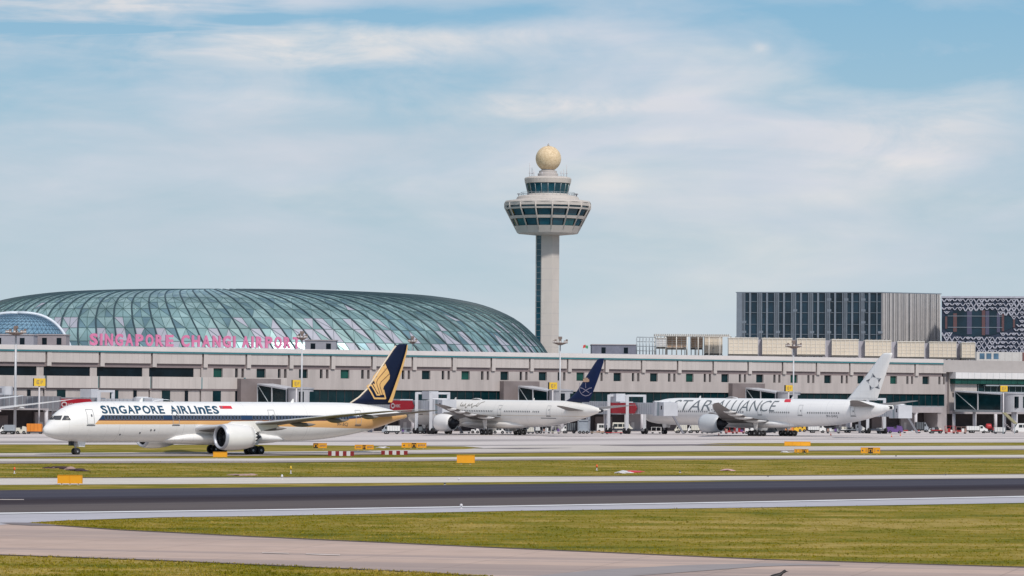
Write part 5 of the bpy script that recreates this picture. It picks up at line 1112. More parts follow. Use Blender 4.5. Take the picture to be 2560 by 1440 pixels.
def bridge(pA, yA, pB, yB, label, sign=None, zf=4.5, m=m_bridge, cab=True, portal=(.62,), tower=True, cabm=None, m2=None, tpos=.42):
    a_ = PX(pA, yA); b_ = PX(pB, yB); o = thing('boarding_bridge', label, 'boarding bridge', (a_.x, yA, 0), 0, 'boarding bridges')
    A = Vector((0, 0)); B = Vector((b_.x - a_.x, yB - yA)); d = (B - A).normalized(); nf = Vector((d.y, -d.x)); nf = nf if nf.y < 0 else -nf; ln = (B - A).length
    def pt(s, off, z): p = A + d * s + nf * off; return Vector((p.x, p.y, z))
    mb = MB(); M_ = A + d * ln * .55; obox(mb, A, M_, zf, zf + 3.0, zf, zf + 3.0, 3.4, m)
    for k in range(int(ln * .55 / 1.1)): obox(mb, A + d * (k * 1.1), A + d * (k * 1.1 + .12), zf - .02, zf + 3.03, zf - .02, zf + 3.03, 3.5, m_mull)
    mb.build('tunnel', o)
    mb = MB(); obox(mb, A + d * ln * .5, B, zf + .18, zf + 2.8, zf + .18, zf + 2.8, 3.0, m2 or m_bridge2)
    for k in range(int(ln * .45 / 1.1)): obox(mb, A + d * (ln * .56 + k * 1.1), A + d * (ln * .56 + k * 1.1 + .1), zf + .16, zf + 2.83, zf + .16, zf + 2.83, 3.08, m_mull)
    mb.build('tunnel', o)
    for s in portal:    # lifting portals with wheels
        p = A + d * ln * s; q2 = MB()
        for sd in (-2.3, 2.3):
            b2 = p + nf * sd; q2.box(b2.x - .35, b2.x + .35, b2.y - .35, b2.y + .35, .9, zf + 4.6, m_bridge2)
        obox(q2, p + nf * -2.5, p + nf * 2.5, zf + 4.2, zf + 4.7, zf + 4.2, zf + 4.7, .6, m_bridge2); obox(q2, p + nf * -2.5, p + nf * 2.5, .7, 1.2, .7, 1.2, .7, m_bridged); fo = q2.build('lift_frame', o)
        for sd in (-2.3, 2.3):
            for e in (-.75, .75):
                b2 = p + nf * sd + d * e; inst('tyre', W_AC[0], fo, (b2.x, b2.y, .7), (0, 0, math.atan2(d.y, d.x)), (1.05,) * 3)
    if tower:
        mb = MB(); p = A + d * ln * tpos; obox(mb, p - d * 1.6, p + d * 1.6, zf + 3.05, zf + 4.9, zf + 3.05, zf + 4.9, 2.4, m_bridge2); mb.build('machine_box', o)
        mb = MB(); e0 = A + d * (ln * tpos - 1.6); e = e0 + nf * 1.25; mb.box(e.x + .3, e.x + 1.1, e.y - .1, e.y, zf + 3.5, zf + 4.5, m_bridged); mb.build('air_unit', o)
    if cab:
        c_ = B + d * 1.2; mb = MB(); an = math.atan2(d.y, d.x); cm_ = cabm or m_bb
        mb.lathe([(2.1, zf - .15), (2.1, zf + 3.15)], m_bridge2, n=20, c=(c_.x, c_.y, 0), smooth=False)
        mb.build('cab_rotunda', o)
        mb = MB(); c2 = c_ + d * .5 + nf * 1.0; obox(mb, c_ + d * -.3, c_ + d * 4.2, zf - .1, zf + 3.1, zf - .1, zf + 2.9, 3.6, cm_); obox(mb, c_ + d * 2.1, c_ + d * 4.25, zf - .15, zf + 3.0, zf - .15, zf + 2.95, 3.7, m_bridge2); cb = mb.build('cab', o)
        mb = MB(); w0 = c_ + d * 2.9 + nf * 1.86; w1 = c_ + d * 3.5 + nf * 1.86; mb.face([(w0.x, w0.y, zf + 1.3), (w1.x, w1.y, zf + 1.3), (w1.x, w1.y, zf + 2.2), (w0.x, w0.y, zf + 2.2)], m_glassn); mb.build('window', cb)
        mb = MB(); obox(mb, c_ + d * -.4, c_ + d * -.0, zf - .2, zf + 3.3, zf - .2, zf + 3.3, 3.8, m_white); mb.build('frame', cb)
        mb = MB(); s0 = c_ + d * 1.0 - nf * 2.4
        obox(mb, s0, s0 + d * 5.0, zf - .2, zf, .3, .5, .6, m_bridged); mb.build('stair', o)
    if sign:
        s0, s1, txt = sign; s0, s1 = [ln * (q_ - pA) / (pB - pA) for q_ in (s0, s1)]; off = 1.86; z0, z1 = zf + .28, zf + 2.72; hh = (z1 - z0) / 2; mb = MB()
        prof_ = [(s0, z0), (s1 - 1.2, z0), (s1, z0 + hh), (s1 - 1.2, z1), (s0, z1)]
        mb.rings([[pt(u, off, v) for u, v in prof_], [pt(u, off + .08, v) for u, v in prof_]], m_hsbc, smooth=False); sp_ = mb.build('sign_panel', o)
        if txt:
            mb = MB(); cx, cz = s0 + 1.35, (z0 + z1) / 2; w2, h2 = .85, .5; f_ = lambda u, v: pt(cx + u, off + .10, cz + v); f2 = lambda u, v: pt(cx + u, off + .115, cz + v)
            poly_decal(mb, [(w2 * math.cos(t), .62 * math.sin(t)) for t in [2 * math.pi * k / 24 for k in range(24)]], m_signw, f_, 9)
            for tri in ([(-.62, 0), (-.3, .32), (-.3, -.32)], [(.62, 0), (.3, .32), (.3, -.32)], [(-.3, .32), (.3, .32), (0, 0)], [(-.3, -.32), (.3, -.32), (0, 0)]):
                poly_decal(mb, tri, m_hsbc if abs(tri[0][0]) > .5 or True else m_signw, f2, 9)
            for tri in ([(-.3, .3), (0, 0), (-.3, -.3)], [(.3, .3), (0, 0), (.3, -.3)]): poly_decal(mb, tri, m_exh, lambda u, v: pt(cx + u, off + .12, cz + v), 9)
            letters_mesh(mb, 'HSBC', m_signw, lambda u, v: pt(s0 + 2.45 + u, off + .10, cz - .33 + v), width=2.3, height=.66, bold=.01); mb.build('logo', sp_)
    q2 = MB(); q2.tube((A.x, A.y, 0), (A.x, A.y, zf), .55, m_col, n=14); q2.build('column', o)
    for s in (.25,): p = A + d * ln * s; q2 = MB(); q2.tube((p.x, p.y, 0), (p.x, p.y, zf), .3, m_col, n=10); q2.build('column', o)
    return o
bridge(135, 812, 345, 798, 'boarding bridge with red sign rising behind the nose of the nearest airliner', (164, 250, True), 4.75, m_bridge, tower=True)
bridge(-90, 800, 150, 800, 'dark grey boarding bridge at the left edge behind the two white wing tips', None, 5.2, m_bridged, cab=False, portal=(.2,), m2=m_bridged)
bridge(925, 862, 1092, 836, 'boarding bridge with red sign and white logo behind the tail of the nearest airliner', (994, 1054, True), 4.8, m_bridge2, portal=(.83, 1.04), tpos=.9)
bridge(1470, 888, 1648, 856, 'boarding bridge with red arrow sign beside the navy tail with palm and swords', (1538, 1611, False), 4.55, m_bridge2, portal=(.42, .68))
bridge(2120, 930, 2238, 905, 'boarding bridge ending right of the tail with the five part star', None, 4.1, m_bridge2, portal=(.6,), tower=False)
# ------------------------------------------------------------------ masts, stand signs
m_mast = mat('mast_grey', (.50, .51, .54), .5, metal=.2); m_rust = mat('lamp_brown', (.20, .155, .14), .7, var=.2)
def mast(px, yd, ytop, wpx, label, m=m_mast, base=0.0, r=.34):
    p = PX(px, yd, base); zt = P(px, ytop, yd).z; o = thing('floodlight_mast', label, 'light mast', (p.x, yd, base), 0, 'apron floodlight masts')
    zt -= base; w_ = wpx / (F / yd) / 2
    mb = MB(); mb.tube((0, 0, 0), (0, 0, zt), r, m, r1=r * .55, n=12); mb.build('pole', o)
    mb = MB(); mb.lathe([(w_ * .2, -.55), (w_ * .8, -.12), (w_, -.08), (w_, .08), (w_ * .8, .08), (.3, .1)], m_rust, n=20, c=(0, 0, zt - .6)); mb.tube((0, 0, zt - .6), (0, 0, zt + .6), .3, m_rust, n=8); mb.box(-.45, .45, -.4, .4, zt + .3, zt + .9, m_rust); mb.build('head_frame', o)
    for k in range(8):
        t = 2 * math.pi * k / 8; q2 = MB(); x, y = w_ * .86 * math.cos(t), w_ * .86 * math.sin(t); q2.box(x - .24, x + .24, y - .2, y + .2, zt - .55, zt - .05 + .3 * (k % 3 == 0), m_rust); q2.face([(x - .2, y - .21, zt - .5), (x + .2, y - .21, zt - .5), (x + .2, y - .21, zt - .2), (x - .2, y - .21, zt - .2)], m_roofw); q2.build('lamp', o)
mast(37, 792, 825, 54, 'floodlight mast at the left edge in front of the blue glass dome')
mast(753, 822, 838, 26, 'floodlight mast beside the last pink letter T', r=.28)
mast(1031, 975, 849, 22, 'short faint floodlight mast behind the roof in front of the dome', base=19.4, r=.14)
mast(1399, 872, 851, 38, 'pale floodlight mast in front of the control tower base', r=.26)
mast(1983, 915, 860, 42, 'floodlight mast before the cream rooftop units', r=.26)
m_sy = mat('sign_yellow', (.70, .45, .03), .5, var=.06); m_sk = mat('sign_black', (.02, .018, .016), .6); m_sy2 = mat('guidance_orange_yellow', (.80, .36, .012), .55, var=.06, scale=1)
def standsign(px, y0, y1, w_px, yd, label, zbase=0.0):
    p = PX(px, yd, zbase); s_ = F / yd; zt, zb = P(px, y0, yd).z, P(px, y1, yd).z; w_ = w_px / s_; o = thing('stand_sign', label, 'sign', (p.x, yd, zbase), R(20), 'yellow stand number signs'); zt -= zbase; zb -= zbase
    mb = MB(); mb.box(-w_ / 2, w_ / 2, -.35, .35, zb, zt, m_sy); mb.box(-w_ / 2 - .06, -w_ / 2, -.38, .38, zb - .03, zt + .03, m_sk); mb.build('panel', o)
    mb = MB(); h_ = (zt - zb)
    for (x, z, a_, b_) in ((-.24, 0, .05, .22), (-.12, .2, .16, .05), (-.12, -.2, .16, .05), (-.12, 0, .12, .04), (.12, 0, .05, .22), (.24, .1, .05, .12)): mb.box(w_ * (x - a_ / 2), w_ * (x + a_ / 2), -.37, -.36, zb + h_ * (.5 + z - b_), zb + h_ * (.5 + z + b_), m_rust)
    mb.build('mark', o)
    mb = MB(); mb.tube((0, 0, 0), (0, 0, zb), .18, m_col, n=8); mb.build('post', o)
standsign(97, 946, 965, 29, 795, 'yellow stand sign at the left above the grey boarding bridge')
standsign(740, 950, 968, 22, 838, 'yellow stand sign between the brown block and the bird tail')
standsign(1381, 956, 973, 21, 868, 'yellow stand sign left of the navy tail with palm and swords')
standsign(1971, 963, 978, 19, 905, 'yellow stand sign above the white airliner with grey lettering')
standsign(2508, 964, 979, 20, 940, 'yellow stand sign at the right under the grey end block')
# ------------------------------------------------------------------ airfield guidance signs and marker boards
def gsign(px0, px1, y0, y1, secs, label, name='taxiway_sign', rz=0.0, blank=False, group='airfield guidance signs'):
    pg = G((px0 + px1) / 2, y1 + .5); s_ = F / pg.y; w_ = (px1 - px0) / s_; h_ = (y1 - y0) / s_; o = thing(name, label, 'sign', (pg.x, pg.y, 0), rz, group)
    x = -w_ / 2; tot = sum(a_ for _, a_ in secs); z0 = .16
    for c_, a_ in secs:
        ww = w_ * a_ / tot; mb = MB(); m_ = m_sk if c_ == 'k' else m_sy2; mb.box(x + .02, x + ww - .02, -.16, .16, z0, h_, m_)
        mb.box(x + .0, x + .03, -.2, .2, z0 - .02, h_ + .03, m_sy2); mb.box(x + ww - .03, x + ww, -.2, .2, z0 - .02, h_ + .03, m_sy2); mb.box(x, x + ww, -.2, .2, h_, h_ + .05, m_sy2); pn = mb.build('panel', o)
        if not blank and a_ > .5:
            mk = m_sy2 if c_ == 'k' else m_rust; mb = MB(); cz = (z0 + h_) / 2; hh = (h_ - z0) * .28
            if c_ == 'k':
                for (bx, bw, bz_, bh) in ((-.28, .07, 0, 1), (.28, .07, 0, 1), (0, .28, .85, .18)): mb.box(x + ww * (.5 + bx - bw), x + ww * (.5 + bx + bw), -.18, -.165, cz + hh * (bz_ - bh), cz + hh * (bz_ + bh), mk)
            elif c_ in '<>':
                sg_ = 1 if c_ == '>' else -1; cx = x + ww * (.5 + .18 * sg_)
                mb.prism([(cx + sg_ * ww * .2, cz), (cx, cz + hh * .8), (cx, cz - hh * .8)], -.18, -.165, mk); mb.box(cx - ww * .16, cx + ww * .02, -.18, -.165, cz - hh * .2, cz + hh * .2, mk)
                bx = x + ww * (.5 - .28 * sg_)
                for q_ in (-.06, .06): mb.box(bx + ww * (q_ - .02), bx + ww * (q_ + .02), -.18, -.165, cz - hh, cz + hh, mk)
            else:
                for q_ in (-.3, -.15, 0, .15, .3): mb.box(x + ww * (.5 + q_ - .045), x + ww * (.5 + q_ + .045), -.18, -.165, cz - hh * (.5 + .5 * ((q_ * 37) % 1)), cz + hh * .8, mk)
            mb.build('marking', pn)
        x += ww
    for k in range(max(2, int(w_ / 1.2) + 1)):
        xx = -w_ / 2 + w_ * (k + .5) / max(2, int(w_ / 1.2) + 1); q2 = MB(); q2.tube((xx, 0, 0), (xx, 0, z0 + .1), .05, m_rust, n=6); q2.box(xx - .12, xx + .12, -.12, .12, 0, .04, m_col); q2.build('leg', o)
    return o
gsign(783, 817, 1108, 1122, (('k', 1), ('y', 1.6)), 'black and yellow taxiway sign, leftmost of three behind the red and white boards')
gsign(887, 934, 1112, 1125, (('y', 1.2), ('k', .55), ('y', 1.2)), 'yellow taxiway sign with a narrow black centre, between the other two')
gsign(1004, 1066, 1107, 1121, (('<', 1.5), ('k', .75), ('y', 1.5)), 'wide yellow taxiway sign with black centre panel right of the airliner tail')
gsign(1961, 2026, 1104, 1116, (('y', 1.0), ('y', 1.0), ('y', 1.2)), 'long plain yellow taxiway sign under the white airliner main wheels', blank=True)
gsign(1986, 2021, 1123, 1133, (('<', 1.2), ('k', .8), ('y', .3)), 'small yellow and black taxiway sign just below the long yellow one')
gsign(2152, 2200, 1119, 1135, (('<', 1.2), ('k', .9), ('>', 1.2)), 'taxiway sign with two arrows and a black centre at the right')
gsign(533, 568, 1130, 1145, (('y', 1),), 'small blank orange sign below the engine of the nearest airliner', blank=True)
gsign(1142, 1187, 1138, 1160, (('y', 1),), 'largest blank orange sign standing alone mid field', blank=True)
gsign(144, 206, 1188, 1212, (('y', 1), ('y', 1)), 'wide orange sign on the pale strip near the left edge', blank=True)
m_rb = mat('board_red', (.22, .010, .014), .6, var=.1); m_wb = mat('board_white', (.62, .60, .62), .6)
for (a_, b_, c_, d_, lb) in ((820, 885, 1128, 1141, 'red and white striped barrier board, the left one of two'), (953, 1019, 1127, 1138, 'red and white striped barrier board, the right one of two')):
    pg = G((a_ + b_) / 2, d_); s_ = F / pg.y; w_ = (b_ - a_) / s_; h_ = (d_ - c_) / s_; o = thing('barrier_board', lb, 'barrier', (pg.x, pg.y, 0), 0, 'red and white barrier boards')
    mb = MB(); n_ = 7
    for k in range(n_): mb.box(-w_ / 2 + w_ * k / n_, -w_ / 2 + w_ * (k + 1) / n_, -.12, .12, .08, h_, m_rb if k % 2 == 0 else m_wb)
    mb.build('board', o)
    for x in (-.4, 0, .4): q2 = MB(); q2.box(w_ * x - .08, w_ * x + .08, -.35, .35, 0, .08, m_rust); q2.build('foot', o)
# small airfield things: lamps, cones, lying objects
m_or = mat('cone_orange', (.75, .12, .03), .6)
def lamp(px, y, h, label, m=m_wb, cat='runway light', name='edge_light', group='small edge lights'):
    p = G(px, y); o = thing(name, label, cat, (p.x, p.y, 0), 0, group); mb = MB(); mb.lathe([(.16, 0), (.16, .04), (.05, .06), (.05, h * .5)], m_col, n=10); mb.build('stem', o)
    mb = MB(); mb.lathe([(.11, h * .5), (.13, h * .7), (.10, h * .9), (.03, h)], m, n=10); mb.build('lamp', o)
lamp(1153, 1272, .42, 'cream edge light on the near white runway line'); lamp(1147, 1203, .35, 'pale edge light on the far strip near the centre'); lamp(705, 1200, .6, 'white edge light on the strip left of centre')
lamp(727, 1184, .9, 'yellow marker light standing in the grass left of centre', m_sy)
lamp(36, 1184, .75, 'orange marker post in the grass at the left edge', m_or, 'marker', 'marker_post', None); lamp(1492, 1176, .75, 'orange marker post in the grass right of centre', m_or, 'marker', 'marker_post', None)
for k, (px, y) in enumerate(((1920, 1194), (2364, 1190), (1700, 1182), (1112, 1213), (2240, 1143))): lamp(px, y, .28, ['dark low light on the far strip right of centre', 'dark low light on the far strip near the right edge', 'dark low light in the grass band right of centre', 'dark low light at the runway verge near the centre', 'dark low light on the verge below the two arrow sign'][k], m_rack)
def cone(px, y, label):
    p = G(px, y); o = thing('traffic_cone', label, 'cone', (p.x, p.y, 0), 0, 'orange cones on the apron'); mb = MB(); mb.box(-.2, .2, -.2, .2, 0, .04, m_or); mb.build('base', o)
    mb = MB(); mb.lathe([(.16, .04), (.10, .35)], m_or, n=12, smooth=True); mb.lathe([(.10, .35), (.075, .5)], m_wb, n=12); mb.lathe([(.075, .5), (.03, .72)], m_or, n=12); mb.build('body', o)
cone(2229, 1093, 'orange cone on the apron below the purple tug, nearer one'); cone(2251, 1089.5, 'orange cone on the apron right of the nearer cone'); cone(1797, 1089, 'orange cone under the engine of the white airliner'); cone(2077, 1089, 'orange cone behind the tail wheels of the white airliner')
# lying bundles and rubble
def rubble(pts, label, name, cat, ms, seed):
    rr = random.Random(seed); c_ = G(*pts[0]); o = thing(name, label, cat, (c_.x, c_.y, 0)); 
    for j, (px, y) in enumerate(pts[1:]):
        p = G(px, y) - Vector((c_.x, c_.y, 0)); mb = MB(); m_ = ms[j % len(ms)]
        rs = []; n_ = 9; L_, W_, H_ = rr.uniform(.7, 1.3), rr.uniform(.6, 1.4), rr.uniform(.10, .26)
        for k in range(5):
            f_ = math.sin(math.pi * (k + .3) / 4.6); rs.append([(p.x + (k / 4 - .5) * 2 * L_, p.y + W_ * f_ * math.cos(t) * rr.uniform(.8, 1.2), max(0, H_ * f_ * (.35 + math.sin(t)) * rr.uniform(.7, 1.2))) for t in [2 * math.pi * i / n_ for i in range(n_)]])
        mb.rings(rs, m_, smooth=False); mb.build('piece', o)
m_dk = mat('rubble_dark', (.045, .022, .025), .9, var=.4); m_pk = mat('rubble_pink', (.36, .24, .21), .9, var=.2)
rubble([(165, 1176), (121, 1171), (134, 1170), (146, 1170), (158, 1171), (168, 1173), (176, 1174), (186, 1176), (196, 1177), (206, 1178)], 'dark red brown heap of rubble lying in the grass at the left', 'rubble_heap', 'rubble', [m_dk, m_pk, m_dk, m_dk], 4)
rubble([(610, 1188), (588, 1188), (600, 1189), (612, 1188), (628, 1188)], 'pale pinkish rubble strip in the grass below the engine', 'rubble_heap', 'rubble', [m_pk], 9)
rubble([(1575, 1182), (1556, 1183), (1566, 1182), (1578, 1181), (1588, 1179)], 'white and red bundle lying in the grass right of centre', 'ground_bundle', 'bundle', [m_wb, m_wb, m_flagr, m_flagr], 11)
rubble([(1820, 1177), (1819, 1177)], 'small pale pink block in the grass right of the red bundle', 'ground_bundle', 'bundle', [mat('bundle_pink', (.55, .33, .33), .8)], 12)
rubble([(958, 1120), (952, 1120), (962, 1120)], 'white rags lying right of the narrow centred taxiway sign', 'ground_bundle', 'bundle', [m_wb], 13)
rubble([(1975, 1131), (1962, 1131), (1980, 1131)], 'two white blocks lying beside the small taxiway sign', 'ground_bundle', 'bundle', [m_wb], 14)
# dark bird at the bottom edge
bp_ = G(1940, 1462); bird = thing('bird', 'black bird standing on the pink concrete at the bottom edge', 'bird', (bp_.x, bp_.y, 0), R(15), scale=1.75); m_bk = mat('bird_black', (.012, .010, .012), .6)
mb = MB(); prb = [(-.30, .02, .17), (-.22, .05, .19), (-.12, .085, .21), (0, .10, .225), (.10, .085, .26), (.17, .06, .32), (.22, .05, .37), (.27, .05, .39), (.31, .02, .385)]
mb.rings([[(x, r_ * math.cos(t), z + r_ * math.sin(t)) for t in [2 * math.pi * k / 12 for k in range(12)]] for x, r_, z in prb], m_bk); mb.build('body', bird)
mb = MB(); mb.prism([(-.28, .21), (-.30, .17), (-.52, .12), (-.50, .15)], -.05, .05, m_bk); mb.build('tail', bird)
mb = MB(); mb.tube((.30, 0, .385), (.38, 0, .37), .015, m_bk, r1=.004, n=6); mb.build('beak', bird)
for sy in (-.04, .04): q2 = MB(); q2.tube((0, sy, .15), (0, sy, 0), .012, m_bk, n=5); q2.tube((0, sy, .005), (.07, sy, .005), .008, m_bk, n=5); q2.build('leg', bird)
# ------------------------------------------------------------------ apron vehicles
m_vw = mat('van_white', (.70, .70, .70), .35, var=.05, coat=.3); m_vg = mat('vehicle_grey', (.30, .33, .37), .5, var=.1); m_vd = mat('vehicle_dark', (.045, .05, .06), .5, var=.2); m_vr = mat('vehicle_red', (.42, .025, .03), .45, var=.1); m_vo = mat('container_orange', (.72, .24, .03), .5, var=.08); m_vp = mat('tug_purple', (.13, .07, .24), .45, var=.1); m_vy = mat('loader_yellow', (.72, .42, .03), .45, var=.08); m_vc = mat('cream_body', (.62, .60, .53), .4, var=.06); m_vwin = mat('vehicle_window', (.02, .03, .035), .12, var=.2)
WV = wheel_mesh(.38, .26); WS = wheel_mesh(.24, .18)
AP = {}
def place(px0, px1, yb, label, name, cat, group=None):
    p = G((px0 + px1) / 2, yb); s_ = F / p.y; return thing(name, label, cat, (p.x, p.y, 0), 0, group), (px1 - px0) / s_, s_
def wheels(o, xs, wd, W_=WV, r=.38):
    for x in xs:
        for s_ in (-1, 1): inst('wheel', W_[0], o, (x, s_ * (wd / 2 - .12), r)); 
        inst('rim', W_[1], kids(o)[-1] if False else o, (x, -(wd / 2 - .12), r))
def van(px0, px1, yb, label, m=m_vw, flip=1, hh=2.25, bus=False):
    o, L_, s_ = place(px0, px1, yb, label, 'van', 'van', 'vans and cars on the apron'); w_ = 1.95; a_ = flip * L_ / 2
    pf = [(-1, .35), (-1, .75), (-.98, 1.0), (-.94, .97 * hh), (-.88, hh), (.45, hh), (.58, hh * .96), (.80, hh * .58), (.97, hh * .46), (1.0, .8), (1.0, .35)] if not bus else [(-1, .35), (-1, hh * .95), (-.96, hh), (.92, hh), (.97, hh * .9), (1.0, hh * .5), (1.0, .35)]
    mb = MB(); mb.prism([(a_ * x, z) for x, z in pf], -w_ / 2, w_ / 2, m); mb.build('body', o)
    for (xa, xb) in ((-.86, -.48), (-.42, -.02), (.05, .42)) if not bus else ((-.9, -.55), (-.5, -.15), (-.1, .25), (.3, .62)):
        q2 = MB(); x0, x1 = sorted((a_ * xa, a_ * xb)); q2.box(x0, x1, -w_ / 2 - .015, -w_ / 2, hh * .56, hh * .86, m_vwin); q2.build('window', o)
    q2 = MB(); q2.prism([(a_ * .60, hh * .90), (a_ * .79, hh * .60), (a_ * .82, hh * .60), (a_ * .63, hh * .91)] if not bus else [(a_ * .965, hh * .88), (a_ * .99, hh * .55), (a_ * 1.005, hh * .55), (a_ * .985, hh * .88)], -w_ / 2 + .1, w_ / 2 - .1, m_vwin); q2.build('windscreen', o)
    wheels(o, (-.62 * L_ / 2, .62 * L_ / 2), w_); return o
def truck(px0, px1, yb, label, box=m_vw, cabm=m_vw, flip=1, hb=2.6, hc=2.1, cabf=.30, tank=False, name='box_truck', cat='truck', flat=False):
    o, L_, s_ = place(px0, px1, yb, label, name, cat, 'service trucks on the apron'); w_ = 2.2; a_ = flip * L_ / 2; xc = 1 - 2 * cabf
    mb = MB(); x0, x1 = sorted((-a_, a_)); mb.box(x0, x1, -w_ / 2 + .2, w_ / 2 - .2, .45, .75, m_vd); mb.build('chassis', o)
    mb = MB(); mb.prism([(a_ * xc + flip * .1, .5), (a_ * xc + flip * .1, hc), (a_ * (xc + .36 * 2 * cabf), hc), (a_ * (xc + .75 * 2 * cabf), hc * .62), (a_, hc * .55), (a_, .5)], -w_ / 2, w_ / 2, cabm); cb = mb.build('cab', o)
    q2 = MB(); x2, x3 = sorted((a_ * (xc + .12 * cabf * 2), a_ * (xc + .42 * cabf * 2))); q2.box(x2, x3, -w_ / 2 - .015, -w_ / 2, hc * .62, hc * .9, m_vwin); q2.build('window', cb)
    mb = MB(); x0, x1 = sorted((-a_, a_ * xc))
    if tank: mb.lathe([(.15, x0), (.75, x0 + .15), (.8, x0 + .4), (.8, x1 - .4), (.75, x1 - .15), (.15, x1)], box, n=20, axis='x', c=(0, 0, 1.55))
    elif flat:
        mb.box(x0, x1, -w_ / 2, w_ / 2, .76, .95, box); rr = random.Random(int(px0)); x = x0 + .2
        while x < x1 - .8: bw = rr.uniform(.5, .9); mb.box(x, x + bw, -.8, .8, .96, .96 + rr.uniform(.3, .9), rr.choice((m_vg, m_vd, m_pk, m_vc))); x += bw + .15
    else:
        mb.box(x0, x1, -w_ / 2, w_ / 2, .76, hb, box)
        for k in range(1, 5): xx = x0 + (x1 - x0) * k / 5; mb.box(xx - .03, xx + .03, -w_ / 2 - .02, -w_ / 2, .8, hb - .05, m_mull)
    mb.build('load_bed' if flat else 'tank' if tank else 'box_body', o); wheels(o, (-.6 * L_ / 2, .66 * L_ / 2, -.38 * L_ / 2), w_); return o
def tug(px0, px1, yb, label, m=m_vw, flip=1, canopy=True, h_=1.2):
    o, L_, s_ = place(px0, px1, yb, label, 'baggage_tug', 'tug', 'tugs on the apron'); w_ = 1.5; a_ = flip * L_ / 2
    mb = MB(); mb.prism([(-a_, .3), (-a_, h_ * .8), (-a_ * .2, h_ * .8), (-a_ * .1, h_ * .6), (a_ * .2, h_ * .6), (a_ * .3, h_), (a_ * .9, h_ * .9), (a_, h_ * .6), (a_, .3)], -w_ / 2, w_ / 2, m); mb.build('body', o)
    if canopy:
        mb = MB(); x0, x1 = sorted((-a_ * .35, a_ * .4)); mb.box(x0, x1, -w_ / 2, w_ / 2, 1.95, 2.03, m)
        for x in (x0 + .04, x1 - .04):
            for y in (-w_ / 2 + .05, w_ / 2 - .05): mb.box(x - .03, x + .03, y - .03, y + .03, h_ * .6, 1.95, m_vd)
        mb.build('canopy', o)
    q2 = MB(); q2.box(-.25, .25, -.4, .4, h_ * .6, h_ * .6 + .5, m_vd); q2.build('seat', o); wheels(o, (-.6 * L_ / 2, .6 * L_ / 2), w_, WV, .38); return o
def cart(px0, px1, yb, label, m=m_vg, hh=1.5, frame=True, bags=True):
    o, L_, s_ = place(px0, px1, yb, label, 'baggage_cart', 'cart', 'baggage carts and dollies'); w_ = 1.5
    mb = MB(); mb.box(-L_ / 2, L_ / 2, -w_ / 2, w_ / 2, .38, .5, m); mb.build('deck', o)
    if frame:
        mb = MB()
        for x in (-L_ / 2 + .05, 0, L_ / 2 - .05):
            for y in (-w_ / 2 + .04, w_ / 2 - .04): mb.box(x - .035, x + .035, y - .035, y + .035, .5, hh, m)
        mb.box(-L_ / 2, L_ / 2, -w_ / 2, w_ / 2, hh, hh + .06, m); mb.build('frame', o)
    if bags:
        rr = random.Random(int(px0 * 3)); x = -L_ / 2 + .15
        while x < L_ / 2 - .5:
            bw = rr.uniform(.35, .7); q2 = MB(); q2.box(x, x + bw, -.55, .55, .5, .5 + rr.uniform(.3, min(.9, hh - .6)), rr.choice((m_vd, m_vr, m_vg, m_pk, m_vw, m_vp))); q2.build('load', o); x += bw + .1
    wheels(o, (-L_ / 2 + .35, L_ / 2 - .35), w_, WS, .24); return o
def container(px0, px1, yb, h_, label, m=m_vo):
    o, L_, s_ = place(px0, px1, yb, label, 'cargo_container', 'container', None); w_ = 1.8
    mb = MB(); mb.prism([(-L_ / 2, .55), (L_ / 2, .55), (L_ / 2, .55 + h_ * .85), (L_ / 2 - .3, .55 + h_), (-L_ / 2, .55 + h_)], -w_ / 2, w_ / 2, m); mb.build('shell', o)
    mb = MB()
    for k in range(5): x = -L_ / 2 + L_ * k / 4; mb.box(x - .04, x + .04, -w_ / 2 - .03, -w_ / 2, .6, .5 + h_, mat('rib_dark_orange', (.50, .15, .02), .6) if m is m_vo else m_mull)
    mb.build('rib', o); mb = MB(); mb.box(-L_ / 2 - .1, L_ / 2 + .1, -w_ / 2, w_ / 2, .3, .52, m_vd); mb.build('dolly', o); wheels(o, (-L_ / 2 + .3, L_ / 2 - .3), w_, WS, .24); return o
def loader(px0, px1, yb, label, hh=3.4, m=m_vg):
    o, L_, s_ = place(px0, px1, yb, label, 'container_loader', 'loader', 'container loaders'); w_ = 3.0
    mb = MB(); mb.box(-L_ / 2, L_ / 2, -w_ / 2, w_ / 2, .45, 1.0, m); mb.build('chassis', o)
    mb = MB(); mb.box(-L_ / 2, L_ / 2, -w_ / 2, w_ / 2, hh - .35, hh - .1, m)
    for k in range(4): mb.box(-L_ / 2, L_ / 2, -w_ / 2 - .03, -w_ / 2, 1.3 + k * (hh - 1.6) / 4, 1.36 + k * (hh - 1.6) / 4, m_mull)
    mb.build('platform', o)
    for x in (-L_ / 2 + .1, L_ / 2 - .1): q2 = MB(); q2.box(x - .1, x + .1, -w_ / 2, -w_ / 2 + .2, .9, hh + .9, m); q2.box(x - .1, x + .1, w_ / 2 - .2, w_ / 2, .9, hh + .9, m); q2.build('upright', o)
    q2 = MB(); q2.box(-L_ / 2 + .3, L_ / 2 - .3, -w_ / 2 + .3, w_ / 2 - .3, 1.0, hh - .4, mat('loader_panel', (.33, .37, .43), .5)); q2.build('panel', o)
    wheels(o, (-L_ / 2 + .5, 0, L_ / 2 - .5), w_, WV, .38); return o
truck(0, 38, 1086, 'small grey and white service truck at the left edge under the mast', m_vg, m_vw, -1, 2.0, 1.8)
tug(40, 66, 1085.5, 'cream tug with red base left of the orange container', m_vc, 1, False, 1.7); container(68, 105, 1085, 1.65, 'orange container on a dolly just left of the nearest airliner nose')
